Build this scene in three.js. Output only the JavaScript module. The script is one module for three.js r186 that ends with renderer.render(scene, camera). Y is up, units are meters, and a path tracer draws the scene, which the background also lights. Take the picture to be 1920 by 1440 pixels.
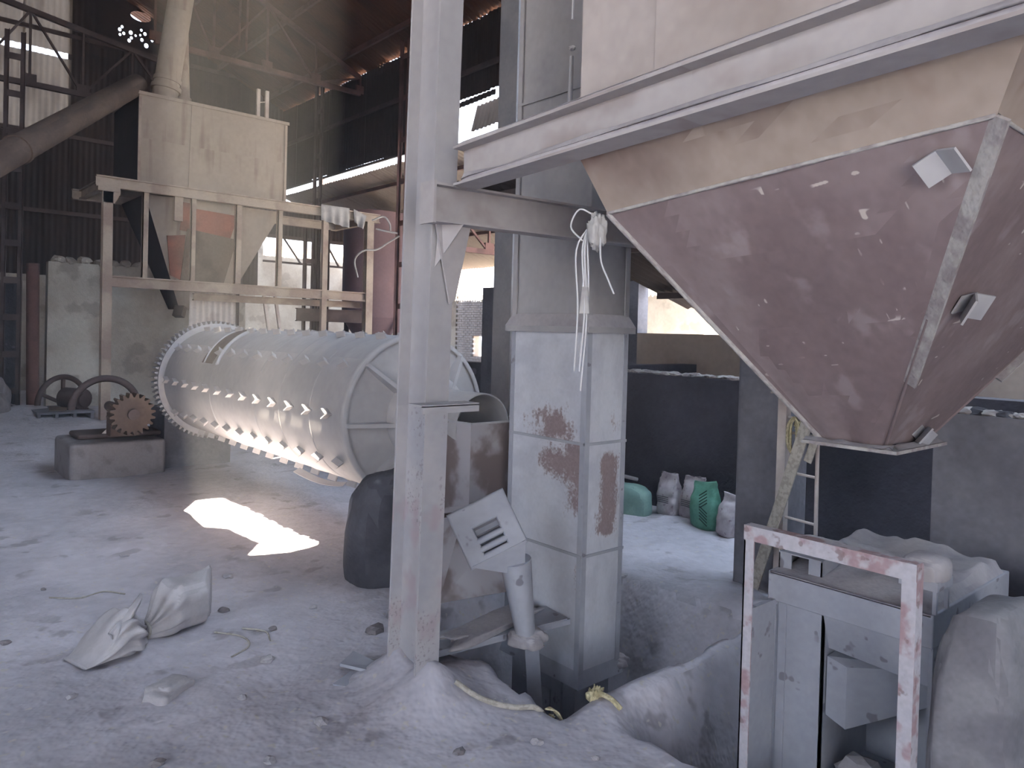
import * as THREE from 'three';
import { RoundedBoxGeometry } from 'three/addons/geometries/RoundedBoxGeometry.js';
import { mergeGeometries, mergeVertices } from 'three/addons/utils/BufferGeometryUtils.js';

// ---------------------------------------------------------------- camera, sky, sun, exposure
const renderer = new THREE.WebGLRenderer({ antialias: true });
renderer.toneMapping = THREE.LinearToneMapping;
renderer.toneMappingExposure = 7.7;
renderer.shadowMap.enabled = true;
const scene = new THREE.Scene();
const camera = new THREE.PerspectiveCamera(2 * Math.atan(720 / 1400) * 180 / Math.PI, 4 / 3, 0.05, 200);
camera.position.set(0, 1.75, 0);
camera.rotation.order = 'YXZ';
camera.rotation.set(-0.82 * Math.PI / 180, -41 * Math.PI / 180, 1.55 * Math.PI / 180);
camera.setViewOffset(1920, 1440, 0, 75, 1920, 1440);
scene.add(camera);
scene.fog = new THREE.FogExp2(0xffffff, 0.009);
scene.background = new THREE.Color().setRGB(0.54, 0.71, 1.0);
scene.backgroundIntensity = 1.0;
const SUN = new THREE.Vector3(0.27, -1, -0.6);
const sun = new THREE.DirectionalLight(new THREE.Color().setRGB(1, 0.87, 0.7), 24);
sun.position.set(2.5, 0, -6.5).addScaledVector(SUN, -30);
sun.target.position.set(2.5, 0, -6.5);
sun.castShadow = true;
sun.shadow.radius = 0.4;
sun.shadow.mapSize.set(4096, 4096);
Object.assign(sun.shadow.camera, { left: -26, right: 26, top: 26, bottom: -26, near: 1, far: 80 });
scene.add(sun, sun.target);

// ---------------------------------------------------------------- helpers
function rng(seed) { let s = seed >>> 0; return () => { s = (s + 0x6D2B79F5) | 0; let t = Math.imul(s ^ (s >>> 15), 1 | s); t = (t + Math.imul(t ^ (t >>> 7), 61 | t)) ^ t; return ((t ^ (t >>> 14)) >>> 0) / 4294967296; }; }
const V = (x, y, z) => new THREE.Vector3(x, y, z);
const PI = Math.PI, sin = Math.sin, cos = Math.cos, hyp = Math.hypot;
const clamp = (x, a = 0, b = 1) => Math.min(b, Math.max(a, x));
const sm = (a, b, x) => { const t = clamp((x - a) / (b - a)); return t * t * (3 - 2 * t); };
const lerp = (a, b, t) => a + (b - a) * t;
function hash(i, j, s) { let h = Math.imul(i, 374761393) + Math.imul(j, 668265263) + Math.imul(s, 974634777); h = Math.imul(h ^ (h >>> 13), 1274126177); return ((h ^ (h >>> 16)) >>> 0) / 4294967296; }
function vn(x, y, p, s) {           // value noise with period p
  const i = Math.floor(x), j = Math.floor(y), f = x - i, g = y - j, m = (k) => p ? ((k % p) + p) % p : k;
  const u = f * f * (3 - 2 * f), v = g * g * (3 - 2 * g);
  return lerp(lerp(hash(m(i), m(j), s), hash(m(i + 1), m(j), s), u), lerp(hash(m(i), m(j + 1), s), hash(m(i + 1), m(j + 1), s), u), v);
}
function fbm(u, v, f, o = 4, s = 1) { let a = 0, w = 0.5, t = 0; for (let k = 0; k < o; k++) { a += w * vn(u * f, v * f, f, s + k); t += w; w *= 0.5; f *= 2; } return a / t; }
const mixc = (a, b, t) => [lerp(a[0], b[0], t), lerp(a[1], b[1], t), lerp(a[2], b[2], t)];
const addc = (a, d) => [a[0] + d, a[1] + d, a[2] + d];
function tex(w, h, fn, srgb = true) {
  const d = new Uint8Array(w * h * 4);
  for (let j = 0; j < h; j++) for (let i = 0; i < w; i++) {
    const c = fn((i + 0.5) / w, (j + 0.5) / h), k = (j * w + i) * 4, g = typeof c === 'number';
    d[k] = clamp(g ? c * 255 : c[0], 0, 255); d[k + 1] = clamp(g ? c * 255 : c[1], 0, 255); d[k + 2] = clamp(g ? c * 255 : c[2], 0, 255); d[k + 3] = 255;
  }
  const t = new THREE.DataTexture(d, w, h);
  t.wrapS = t.wrapT = THREE.RepeatWrapping; t.magFilter = THREE.LinearFilter; t.minFilter = THREE.LinearMipmapLinearFilter; t.generateMipmaps = true;
  if (srgb) t.colorSpace = THREE.SRGBColorSpace;
  t.needsUpdate = true;
  return t;
}
const bumps = {};
function bumpTex(kind, tile) {
  const k = kind + tile;
  if (!bumps[k]) {
    const b = bumps[kind] ??= { dust: tex(512, 512, (u, v) => 0.7 * fbm(u, v, 6, 5, 3) + 0.3 * fbm(u, v, 60, 2, 9), false), plate: tex(256, 256, (u, v) => fbm(u, v, 3, 5, 5), false), weave: tex(256, 256, (u, v) => 0.5 + 0.25 * sin(u * 2 * PI * 64) + 0.25 * sin(v * 2 * PI * 64), false) }[kind];
    bumps[k] = b.clone(); bumps[k].repeat.set(1 / tile, 1 / tile);
  }
  return bumps[k];
}
function mat(name, fn, { tile = 1, n = 512, rough = 0.92, metal = 0, bump, bs = 0.004, bt, ...rest } = {}) {
  const m = new THREE.MeshPhysicalMaterial({ roughness: rough, metalness: metal, side: THREE.DoubleSide, ...rest });
  m.name = name;
  if (Array.isArray(fn)) m.color.setRGB(fn[0] / 255, fn[1] / 255, fn[2] / 255, THREE.SRGBColorSpace);
  else { m.map = tex(n, n, fn); m.map.repeat.set(1 / tile, 1 / tile); }
  if (bump) { m.bumpMap = bumpTex(bump, bt ?? tile); m.bumpScale = bs; }
  return m;
}
// a mottled colour: base, second colour in coarse patches, fine grain, optional specks
const mottle = (a, b, { f = 4, lo = 0.35, hi = 0.7, g = 14, s = 1, speck, sp = 0.74, sf = 40 } = {}) => (u, v) => {
  let c = mixc(a, b, sm(lo, hi, fbm(u, v, f, 5, s)));
  c = addc(c, g * (fbm(u, v, 48, 3, s + 20) - 0.5));
  if (speck) c = mixc(c, speck, 0.8 * sm(sp, sp + 0.06, fbm(u, v, sf, 3, s + 40)));
  return c;
};
const streak = (a, b, { fx = 24, fy = 2, lo = 0.5, hi = 0.75, g = 12, s = 3 } = {}) => (u, v) => {
  let n = 0, w = 0.5; for (let k = 0; k < 4; k++) { n += w * vn(u * fx * (1 << k), v * fy * (1 << k), 0, s + k) / 0.94; w *= 0.5; }
  return addc(mixc(a, b, sm(lo, hi, n * 0.7 + 0.3 * fbm(u, v, 4, 3, s + 7))), g * (fbm(u, v, 40, 3, s + 20) - 0.5));
};

function flat(g) {                 // per-triangle uv in metres, chosen by the way the triangle faces
  if (g.index) g = g.toNonIndexed();
  for (const k of Object.keys(g.attributes)) if (!['position', 'normal'].includes(k)) g.deleteAttribute(k);
  if (!g.attributes.normal) g.computeVertexNormals();
  const p = g.attributes.position.array, n = p.length / 3, uv = new Float32Array(n * 2);
  for (let t = 0; t < n; t += 3) {
    const a = t * 3, ux = p[a + 3] - p[a], uy = p[a + 4] - p[a + 1], uz = p[a + 5] - p[a + 2], vx = p[a + 6] - p[a], vy = p[a + 7] - p[a + 1], vz = p[a + 8] - p[a + 2];
    const nx = Math.abs(uy * vz - uz * vy), ny = Math.abs(uz * vx - ux * vz), nz = Math.abs(ux * vy - uy * vx);
    for (let k = 0; k < 3; k++) {
      const b = a + k * 3, c = (t + k) * 2;
      if (nx >= ny && nx >= nz) { uv[c] = p[b + 2]; uv[c + 1] = p[b + 1]; }
      else if (ny >= nz) { uv[c] = p[b]; uv[c + 1] = p[b + 2]; }
      else { uv[c] = p[b]; uv[c + 1] = p[b + 1]; }
    }
  }
  g.setAttribute('uv', new THREE.BufferAttribute(uv, 2));
  return g;
}
function join(list) { const l = [].concat(list).map(flat); return l.length === 1 ? l[0] : mergeGeometries(l); }
const origin = new WeakMap(), taken = {};
function numbered(name) { const k = taken[name] = (taken[name] ?? -1) + 1; return k ? `${name}_${String(k).padStart(3, '0')}` : name; }
function thing(name, label, category, base = [0, 0, 0], group) {
  const o = new THREE.Group(); o.name = numbered(name); o.position.set(...base); origin.set(o, V(...base)); scene.add(o);
  o.userData = { label, category }; if (group) o.userData.group = group;
  return o;
}
function structure(name, base = [0, 0, 0]) { const o = new THREE.Group(); o.name = name; o.position.set(...base); origin.set(o, V(...base)); o.userData.kind = 'structure'; scene.add(o); return o; }
function part(parent, name, geos, m, label) {    // geometry in world coordinates, moved to the thing's own origin
  const base = origin.get(parent) ?? V(0, 0, 0), g = join(geos); g.translate(-base.x, -base.y, -base.z);
  const o = new THREE.Mesh(g, m); o.name = name; o.castShadow = o.receiveShadow = true; if (label) o.userData.label = label;
  parent.add(o); origin.set(o, base); return o;
}
function single(name, geos, m, label, category, base, group) {    // a thing that is one mesh
  const g = join(geos); g.translate(-base[0], -base[1], -base[2]);
  const o = new THREE.Mesh(g, m); o.name = numbered(name); o.position.set(...base); o.castShadow = o.receiveShadow = true;
  o.userData = { label, category }; if (group) o.userData.group = group; scene.add(o); return o;
}
function copy(o, label, at, turn) {
  const c = o.clone(); c.name = numbered(o.name.replace(/_\d{3}$/, '')); c.userData = { ...o.userData, label }; scene.add(c);
  if (at) c.position.set(...at); if (turn !== undefined) c.rotation.y = turn; return c;
}
const box = (x0, x1, y0, y1, z0, z1) => { const g = new THREE.BoxGeometry(x1 - x0, y1 - y0, z1 - z0); return g.translate((x0 + x1) / 2, (y0 + y1) / 2, (z0 + z1) / 2); };
const rbox = (x0, x1, y0, y1, z0, z1, r = 0.01, s = 2) => new RoundedBoxGeometry(x1 - x0, y1 - y0, z1 - z0, s, r).translate((x0 + x1) / 2, (y0 + y1) / 2, (z0 + z1) / 2);
function frameOf(p, q, up = V(0, 1, 0)) {        // axes with z along p->q
  const z = q.clone().sub(p).normalize(), u = Math.abs(z.dot(up)) > 0.98 ? V(1, 0, 0) : up;
  const x = u.clone().cross(z).normalize(), y = z.clone().cross(x);
  return new THREE.Matrix4().makeBasis(x, y, z).setPosition(p.clone().add(q).multiplyScalar(0.5));
}
const A = (p) => p.isVector3 ? p : V(...p);
function strut(p, q, w, h, up) { p = A(p); q = A(q); return new THREE.BoxGeometry(w, h, p.distanceTo(q)).applyMatrix4(frameOf(p, q, up)); }
function rod(p, q, r, seg = 10, r2 = r) { p = A(p); q = A(q); return new THREE.CylinderGeometry(r2, r, p.distanceTo(q), seg).rotateX(PI / 2).applyMatrix4(frameOf(p, q)); }
function pipe(p, q, r, t, seg = 28) {           // open tube with a wall
  p = A(p); q = A(q); const L = p.distanceTo(q);
  return new THREE.LatheGeometry([[r - t, -L / 2], [r, -L / 2], [r, L / 2], [r - t, L / 2], [r - t, -L / 2]].map((a) => new THREE.Vector2(...a)), seg).rotateX(PI / 2).applyMatrix4(frameOf(p, q));
}
function ibeam(p, q, h, w, tf, tw, up) {        // I section, web along up
  p = A(p); q = A(q); const L = p.distanceTo(q), m = frameOf(p, q, up);
  return [[w, tf, 0, (h - tf) / 2], [w, tf, 0, -(h - tf) / 2], [tw, h - 2 * tf, 0, 0]].map(([a, b, x, y]) => new THREE.BoxGeometry(a, b, L).translate(x, y, 0).applyMatrix4(m));
}
function angle(p, q, s, t, up) { p = A(p); q = A(q); const L = p.distanceTo(q), m = frameOf(p, q, up); return [new THREE.BoxGeometry(s, t, L).translate(0, -s / 2, 0).applyMatrix4(m), new THREE.BoxGeometry(t, s, L).translate(-s / 2, 0, 0).applyMatrix4(m)]; }
const tube = (pts, r, seg = 6, n) => new THREE.TubeGeometry(new THREE.CatmullRomCurve3(pts.map(A)), n ?? pts.length * 6, r, seg);
function slab(pts, t) {                          // a flat convex plate of thickness t behind its outline
  const P = pts.map(A), n = P[1].clone().sub(P[0]).cross(P[2].clone().sub(P[0])).normalize().multiplyScalar(-t), Q = P.map((p) => p.clone().add(n)), a = [];
  const tri = (...v) => v.forEach((p) => a.push(p.x, p.y, p.z)), k = P.length;
  for (let i = 1; i < k - 1; i++) { tri(P[0], P[i], P[i + 1]); tri(Q[0], Q[i + 1], Q[i]); }
  for (let i = 0; i < k; i++) { const j = (i + 1) % k; tri(P[i], Q[i], Q[j]); tri(P[i], Q[j], P[j]); }
  const g = new THREE.BufferGeometry(); g.setAttribute('position', new THREE.Float32BufferAttribute(a, 3)); g.computeVertexNormals(); return g;
}
function sheet(pts, t, nu = 12, nv = 8, fn) {     // a bent sheet between four corners, fn(u, v) pushes it along its normal
  const [a, b, c, d] = pts.map(A), n = b.clone().sub(a).cross(d.clone().sub(a)).normalize(), pos = [], idx = [], W = nu + 1;
  for (const side of [0, 1]) for (let j = 0; j <= nv; j++) for (let i = 0; i <= nu; i++) {
    const u = i / nu, v = j / nv, p = a.clone().lerp(b, u).lerp(d.clone().lerp(c, u), v).addScaledVector(n, (fn ? fn(u, v) : 0) - side * t); pos.push(p.x, p.y, p.z);
  }
  const o = W * (nv + 1);
  for (let j = 0; j < nv; j++) for (let i = 0; i < nu; i++) { const k = j * W + i; idx.push(k, k + 1, k + W + 1, k, k + W + 1, k + W, o + k, o + k + W + 1, o + k + 1, o + k, o + k + W, o + k + W + 1); }
  const edge = (p, q) => idx.push(p, o + p, o + q, p, o + q, q);
  for (let i = 0; i < nu; i++) { edge(i + 1, i); edge(nv * W + i, nv * W + i + 1); } for (let j = 0; j < nv; j++) { edge(j * W, (j + 1) * W); edge((j + 1) * W + nu, j * W + nu); }
  const g = new THREE.BufferGeometry(); g.setAttribute('position', new THREE.Float32BufferAttribute(pos, 3)); g.setIndex(idx); g.computeVertexNormals(); return g;
}
function uvRect(o, au, u0, u1, av, v0, v1) {     // spread a panel's own print over it
  const b = origin.get(o), p = o.geometry.attributes.position, uv = o.geometry.attributes.uv, at = (k, ax) => ax === 'x' ? p.getX(k) + b.x : ax === 'y' ? p.getY(k) + b.y : p.getZ(k) + b.z;
  for (let k = 0; k < p.count; k++) uv.setXY(k, (at(k, au) - u0) / (u1 - u0), (at(k, av) - v0) / (v1 - v0));
  return o;
}
function blob(w, h, d, { seg = 28, amp = 0.12, f = 2.2, seed = 1, pow = 0.75, flatBottom = true } = {}) {  // lumpy rounded body standing on y = 0
  const g = mergeVertices(new THREE.SphereGeometry(1, seg, Math.round(seg * 0.7)).deleteAttribute('uv').deleteAttribute('normal')), p = g.attributes.position;
  for (let k = 0; k < p.count; k++) {
    let x = p.getX(k), y = p.getY(k), z = p.getZ(k); const e = (t) => Math.sign(t) * Math.abs(t) ** pow;
    const n = 1 + amp * (2 * vn(x * f + 9 + y, z * f + 7 - y * 1.3, 0, seed) - 1) + amp * 0.5 * (2 * vn(x * f * 2.3 + y * 2, z * f * 2.3 + 3 + y, 0, seed + 5) - 1);
    x = e(x) * n; y = e(y) * n; z = e(z) * n; if (flatBottom && y < -0.55) y = -0.55 + (y + 0.55) * 0.1;
    p.setXYZ(k, x * w / 2, (y + 0.6) / 1.6 * h, z * d / 2);
  }
  g.computeVertexNormals(); return g;
}
function rock(r, seed, sx = 1, sy = 0.7, sz = 1) {
  const g = mergeVertices(new THREE.IcosahedronGeometry(r, 1).deleteAttribute('uv').deleteAttribute('normal')), p = g.attributes.position, R = rng(seed);
  for (let k = 0; k < p.count; k++) { const s = 0.75 + 0.45 * R(); p.setXYZ(k, p.getX(k) * s * sx, p.getY(k) * s * sy, p.getZ(k) * s * sz); }
  const f = g.toNonIndexed(); f.computeVertexNormals(); return f;
}
const placed = (g, x, y, z, ry = 0, rx = 0, rz = 0) => g.applyMatrix4(new THREE.Matrix4().makeRotationFromEuler(new THREE.Euler(rx, ry, rz, 'YXZ'))).translate(x, y, z);

// ---------------------------------------------------------------- materials
const M = {
  floor: mat('floor dust', (u, v) => { let c = mixc([174, 171, 178], [192, 188, 195], sm(0.3, 0.7, fbm(u, v, 4, 5, 1))); c = addc(c, 22 * (fbm(u, v, 40, 4, 8) - 0.5)); c = mixc(c, [134, 128, 131], 0.55 * sm(0.62, 0.72, fbm(u, v, 14, 4, 12)) * sm(0.5, 0.62, fbm(u, v, 3, 3, 30))); return mixc(c, [190, 184, 176], 0.8 * sm(0.79, 0.82, fbm(u, v, 90, 2, 17))); }, { tile: 2.4, n: 1024, bump: 'dust', bs: 0.02, bt: 1.7, rough: 1 }),
  steel: mat('dusty grey steel', mottle([150, 149, 152], [163, 161, 162], { g: 12, s: 2 }), { tile: 1.6, rough: 0.85, bump: 'plate', bs: 0.002 }),
  column: mat('dusty column steel', mottle([156, 154, 157], [166, 163, 164], { g: 8, s: 5 }), { tile: 1.7, rough: 0.85, bump: 'plate', bs: 0.002 }),
  beam: mat('dusty beam steel', streak([162, 157, 157], [146, 137, 136], { fx: 5, fy: 9, s: 6 }), { tile: 1.5, rough: 0.85, bump: 'plate', bs: 0.003 }),
  drum: mat('mill shell', mottle([152, 149, 150], [166, 161, 160], { g: 10, s: 8 }), { tile: 2, rough: 0.85, bump: 'plate', bs: 0.003 }),
  tan: mat('tan plate', streak([158, 145, 133], [130, 112, 101], { fx: 22, fy: 2, lo: 0.48, hi: 0.8, s: 11 }), { tile: 2.6, rough: 0.9 }),
  binwall: mat('pale bin plate', mottle([164, 156, 153], [144, 133, 129], { f: 3, lo: 0.45, hi: 0.8, s: 14 }), { tile: 2.2, rough: 0.9, bump: 'plate', bs: 0.004 }),
  skirt: mat('tan hopper skirt', (u, v) => { let c = mottle([154, 140, 130], [126, 110, 102], { f: 3, lo: 0.4, hi: 0.8, s: 17, g: 16 })(u, v); return mixc(c, [92, 62, 52], 0.8 * sm(0.6, 0.74, 0.5 * fbm(u, v, 6, 4, 51) + 0.5 * vn(u * 14, v * 3, 0, 4))); }, { tile: 1.9, rough: 0.9 }),
  oxide: mat('red oxide paint', (u, v) => { let c = mottle([118, 102, 102], [134, 119, 119], { f: 4, s: 19, g: 14 })(u, v); c = mixc(c, [160, 148, 150], 0.5 * sm(0.62, 0.78, fbm(u, v, 9, 5, 23))); return mixc(c, [196, 186, 178], 0.9 * sm(0.9, 0.93, vn(u * 26 + v * 8, v * 70 - u * 9, 0, 29)) * sm(0.58, 0.66, fbm(u, v, 5, 3, 61))); }, { tile: 1.4, n: 768, rough: 0.8, bump: 'plate', bs: 0.003 }),
  weld: mat('pale seam band', mottle([168, 164, 160], [140, 132, 132], { f: 10, s: 31, g: 24 }), { tile: 0.6, rough: 0.95, bump: 'dust', bs: 0.01 }),
  paint: mat('chipped red frame paint', (u, v) => { const c = mixc([178, 175, 181], [150, 116, 118], 0.7 * sm(0.5, 0.7, fbm(u, v, 12, 5, 33))); return addc(mixc(c, [120, 100, 98], 0.6 * sm(0.7, 0.78, fbm(u, v, 20, 4, 35))), 18 * (fbm(u, v, 60, 2, 3) - 0.5)); }, { tile: 0.8, rough: 0.85, bump: 'plate', bs: 0.003 }),
  rust: mat('dark rusty sheet', streak([64, 52, 49], [46, 38, 38], { fx: 8, fy: 2, lo: 0.3, hi: 0.8, s: 41 }), { tile: 2.8, rough: 0.95 }),
  roof: mat('rusty roof sheet', streak([94, 64, 50], [62, 46, 42], { fx: 6, fy: 3, lo: 0.3, hi: 0.75, s: 45 }), { tile: 2.8, rough: 0.95 }),
  skylight: mat('milky roof sheet', streak([184, 208, 240], [166, 190, 224], { fx: 6, fy: 2, lo: 0.4, hi: 0.8, s: 46 }), { tile: 2.8, n: 256, rough: 1, transmission: 0.6, thickness: 0 }),
  plastic: mat('yellowed translucent sheet', streak([150, 140, 130], [112, 102, 94], { fx: 6, fy: 2, lo: 0.4, hi: 0.8, s: 47 }), { tile: 2.8, rough: 1, transmission: 0.1, thickness: 0 }),
  darksteel: mat('dark truss steel', mottle([88, 76, 74], [70, 58, 58], { s: 49 }), { tile: 1, n: 256, rough: 0.9 }),
  brown: mat('brown rusted steel', mottle([110, 82, 78], [84, 62, 60], { s: 53 }), { tile: 1, n: 256, rough: 0.9 }),
  pale: mat('pale painted steel', mottle([196, 186, 180], [170, 156, 150], { s: 55 }), { tile: 1, n: 256, rough: 0.85 }),
  frame: mat('dusty mezzanine steel', mottle([172, 158, 144], [148, 130, 120], { s: 57 }), { tile: 1.2, n: 256, rough: 0.9 }),
  white: mat('whitewashed masonry', (u, v) => { const c = mottle([194, 190, 182], [168, 160, 150], { f: 3, s: 59, g: 16 })(u, v); return mixc(c, [128, 118, 110], 0.5 * sm(0.6, 0.72, fbm(u, v, 6, 5, 63))); }, { tile: 2.4, rough: 0.98, bump: 'dust', bs: 0.01, bt: 0.9 }),
  yard: mat('yard ground', [132, 132, 136], { rough: 1 }),
  plaster: mat('dark grey plaster', mottle([84, 83, 90], [64, 63, 70], { f: 3, s: 65, g: 18, speck: [128, 126, 132], sp: 0.73, sf: 9 }), { tile: 2.2, rough: 0.97, bump: 'dust', bs: 0.012, bt: 1.1 }),
  soot: mat('sooty wall', mottle([78, 77, 86], [60, 59, 67], { f: 3, s: 66, g: 14 }), { tile: 2.2, rough: 0.97, bump: 'dust', bs: 0.012, bt: 1.1 }),
  pillar: mat('grey pillar plaster', mottle([122, 121, 128], [98, 97, 104], { f: 3, s: 67, g: 16 }), { tile: 1.5, rough: 0.97, bump: 'dust', bs: 0.008 }),
  tanwall: mat('tan wall', mottle([176, 160, 146], [150, 134, 124], { f: 3, s: 69 }), { tile: 2.5, rough: 0.97 }),
  pipebrown: mat('dusty brown pipe', mottle([104, 88, 78], [84, 70, 63], { s: 70 }), { tile: 1.3, n: 256, rough: 0.9 }),
  silo: mat('pink primer silo', mottle([138, 112, 116], [116, 94, 99], { f: 2, s: 71 }), { tile: 2, rough: 0.8 }),
  dustpile: mat('settled dust', mottle([170, 166, 168], [156, 152, 156], { f: 5, s: 73, g: 14 }), { tile: 0.8, rough: 1, bump: 'dust', bs: 0.006 }),
  machine: mat('dusty machine plate', mottle([164, 166, 174], [150, 152, 161], { f: 3, s: 75, g: 10, speck: [112, 110, 116], sp: 0.76, sf: 16 }), { tile: 1.1, rough: 0.9, bump: 'plate', bs: 0.003 }),
  sack: mat('white woven sack', mottle([198, 192, 194], [176, 166, 172], { f: 5, s: 77, speck: [146, 128, 138], sp: 0.72, sf: 12 }), { tile: 0.5, rough: 0.7, bump: 'weave', bs: 0.0012, bt: 0.25 }),
  dustsack: mat('dusty plastic sack', mottle([166, 162, 164], [182, 178, 180], { f: 4, s: 79, g: 10 }), { tile: 0.5, rough: 0.6, bump: 'plate', bs: 0.004, bt: 0.3 }),
  greensack: mat('green woven sack', mottle([116, 178, 154], [92, 150, 128], { f: 5, s: 81 }), { tile: 0.6, n: 256, rough: 0.65, bump: 'weave', bs: 0.0012, bt: 0.25 }),
  stripe: mat('dark green print', [38, 78, 66], { rough: 0.7 }),
  columnlow: mat('grimy column steel', (u, v) => { let c = mottle([154, 153, 158], [166, 163, 165], { g: 8, s: 5 })(u, v); c = mixc(c, [158, 138, 142], 0.55 * sm(0.6, 0.74, fbm(u, v, 6, 4, 97))); return mixc(c, [114, 107, 109], 0.5 * sm(0.62, 0.74, fbm(u, v, 110, 3, 98)) * sm(0.5, 0.62, fbm(u, v, 4, 3, 99))); }, { tile: 1.3, rough: 0.85, bump: 'plate', bs: 0.002 }),
  tealsack: mat('pale teal sheet', mottle([136, 168, 156], [116, 148, 140], { s: 83 }), { tile: 0.6, n: 256, rough: 0.7, bump: 'weave', bs: 0.001, bt: 0.25 }),
  rope: mat('yellow fibre rope', mottle([204, 194, 158], [164, 152, 118], { f: 12, s: 85 }), { tile: 0.2, n: 256, rough: 0.95 }),
  dustrope: mat('dusty rope', mottle([176, 170, 160], [150, 144, 134], { f: 12, s: 86 }), { tile: 0.2, n: 256, rough: 0.95 }),
  cord: mat('white cord', [196, 196, 198], { rough: 0.9 }),
  black: mat('black cable', [36, 34, 38], { rough: 0.8 }),
  cloth: mat('grey dusty cloth', mottle([168, 166, 164], [146, 142, 142], { f: 5, s: 87 }), { tile: 0.7, n: 256, rough: 1, bump: 'plate', bs: 0.006, bt: 0.5 }),
  cover: mat('grey dust cover', mottle([128, 126, 130], [108, 106, 111], { f: 5, s: 88 }), { tile: 0.7, n: 256, rough: 1, bump: 'plate', bs: 0.008, bt: 0.5 }),
  redpatch: mat('red primer plate', mottle([150, 92, 78], [116, 76, 68], { f: 4, s: 89 }), { tile: 1.2, n: 256, rough: 0.9 }),
  patchplate: mat('dusty brown plate', mottle([82, 66, 60], [112, 98, 88], { f: 3, s: 91 }), { tile: 1.4, n: 256, rough: 0.9 }),
  brick: mat('whitewashed brick', mottle([206, 204, 206], [180, 176, 180], { f: 3, s: 93 }), { tile: 0.7, n: 256, rough: 0.97 }),
  rubble: mat('grey rubble', mottle([132, 126, 128], [106, 100, 102], { f: 4, s: 95 }), { tile: 0.7, n: 256, rough: 1 }),
};

// ---------------------------------------------------------------- the setting: floor, roof, walls
const pitEdge = (x, z, x0, x1, z0, z1, sx0, sx1, sz0, sz1) => sm(x0, x0 + sx0, x) * (1 - sm(x1 - sx1, x1, x)) * sm(z0, z0 + sz0, z) * (1 - sm(z1 - sz1, z1, z));
function floorHeight(x, z) {
  let h = 0.05 * (fbm(x * 0.01 + 5, z * 0.01 + 5, 60, 3, 201) - 0.5) + 0.025 * (vn(x * 3.1, z * 3.1, 0, 205) - 0.5) + 0.012 * (vn(x * 9, z * 9, 0, 207) - 0.5);
  const w = 0.05 * (vn(x * 5, z * 5, 0, 211) - 0.5) + 0.03 * (vn(x * 13, z * 13, 0, 213) - 0.5);
  const px = x + w, pz = z + 0.8 * w;
  h -= 1.15 * pitEdge(px, pz, 2.42, 4.35, -3.95, -2.36, 0.12, 0.75, 0.25, 0.1);
  h -= 0.8 * pitEdge(px, pz, 2.56, 4.7, -2.3, -0.35, 0.3, 0.2, 0.45, 0.3);
  h += 0.05 * Math.exp(-(((z + 2.33) / 0.12) ** 2)) * sm(2.3, 2.7, x) * (1 - sm(3.9, 4.3, x));
  const cone = (cx, cz, r, t) => { const d = hyp(x - cx, z - cz); h += t * Math.exp(-((d / r) ** 1.5)); };
  cone(2.055, -2.875, 0.16, 0.17); cone(2.035, -3.14, 0.13, 0.15); cone(2.4, -2.95, 0.22, 0.06);
  cone(4.5, -2.8, 0.3, 0.05); cone(2.2, -16.2, 0.8, 0.2); cone(6.0, -4.2, 0.5, 0.04); cone(3.0, -5.1, 0.6, 0.06);
  return h;
}
{
  const lines = (list) => { const o = []; for (const [a, b, s] of list) for (let x = a; x < b - s / 2; x += s) o.push(x); o.push(list.at(-1)[1]); return o; };
  const xs = lines([[-6, 0, 0.25], [0, 5, 0.04], [5, 9.6, 0.12]]), zs = lines([[-22, -12, 0.3], [-12, -6, 0.1], [-6, -0.2, 0.04], [-0.2, 6, 0.25]]);
  const pos = [], uv = [], idx = [];
  for (const z of zs) for (const x of xs) { pos.push(x, floorHeight(x, z), z); uv.push(x, z); }
  const W = xs.length; for (let j = 0; j < zs.length - 1; j++) for (let i = 0; i < W - 1; i++) { const k = j * W + i; idx.push(k, k + W, k + 1, k + 1, k + W, k + W + 1); }
  const g = new THREE.BufferGeometry(); g.setAttribute('position', new THREE.Float32BufferAttribute(pos, 3)); g.setAttribute('uv', new THREE.Float32BufferAttribute(uv, 2)); g.setIndex(idx); g.computeVertexNormals();
  const o = new THREE.Mesh(flat(g), M.floor); o.name = 'floor'; o.userData.kind = 'structure'; o.receiveShadow = o.castShadow = true; scene.add(o);
  const yard = structure('ground'); part(yard, 'yard_ground', [box(-60, 60, -1.6, -1.4, -60, 60), box(-60, -6, -1.4, -0.05, -60, 60), box(9.6, 60, -1.4, -0.05, -60, 60), box(-6, 9.6, -1.4, -0.05, -60, -22), box(-6, 9.6, -1.4, -0.05, 6, 60)], M.yard);
}
// corrugated sheets: width along x, length along y, waves along z
function corrugated(w, l, amp = 0.018, pitch = 0.14, seed = 1, bend = 0.01) {
  const n = Math.round(w / pitch) * 4, m = 3, pos = [], uv = [], idx = [];
  for (let j = 0; j <= m; j++) for (let i = 0; i <= n; i++) {
    const x = (i / n - 0.5) * w, y = (j / m - 0.5) * l; pos.push(x, y, amp * sin(i * PI / 2 + 0.4) + bend * (2 * vn(i / n * 2 + seed * 3, j / m * 2, 0, seed) - 1)); uv.push(x + seed * 0.37, y + seed * 0.61);
  }
  for (let j = 0; j < m; j++) for (let i = 0; i < n; i++) { const k = j * (n + 1) + i; idx.push(k, k + 1, k + n + 2, k, k + n + 2, k + n + 1); }
  const g = new THREE.BufferGeometry(); g.setAttribute('position', new THREE.Float32BufferAttribute(pos, 3)); g.setAttribute('uv', new THREE.Float32BufferAttribute(uv, 2)); g.setIndex(idx); g.computeVertexNormals(); return g;
}
const sheetShapes = {};
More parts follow.
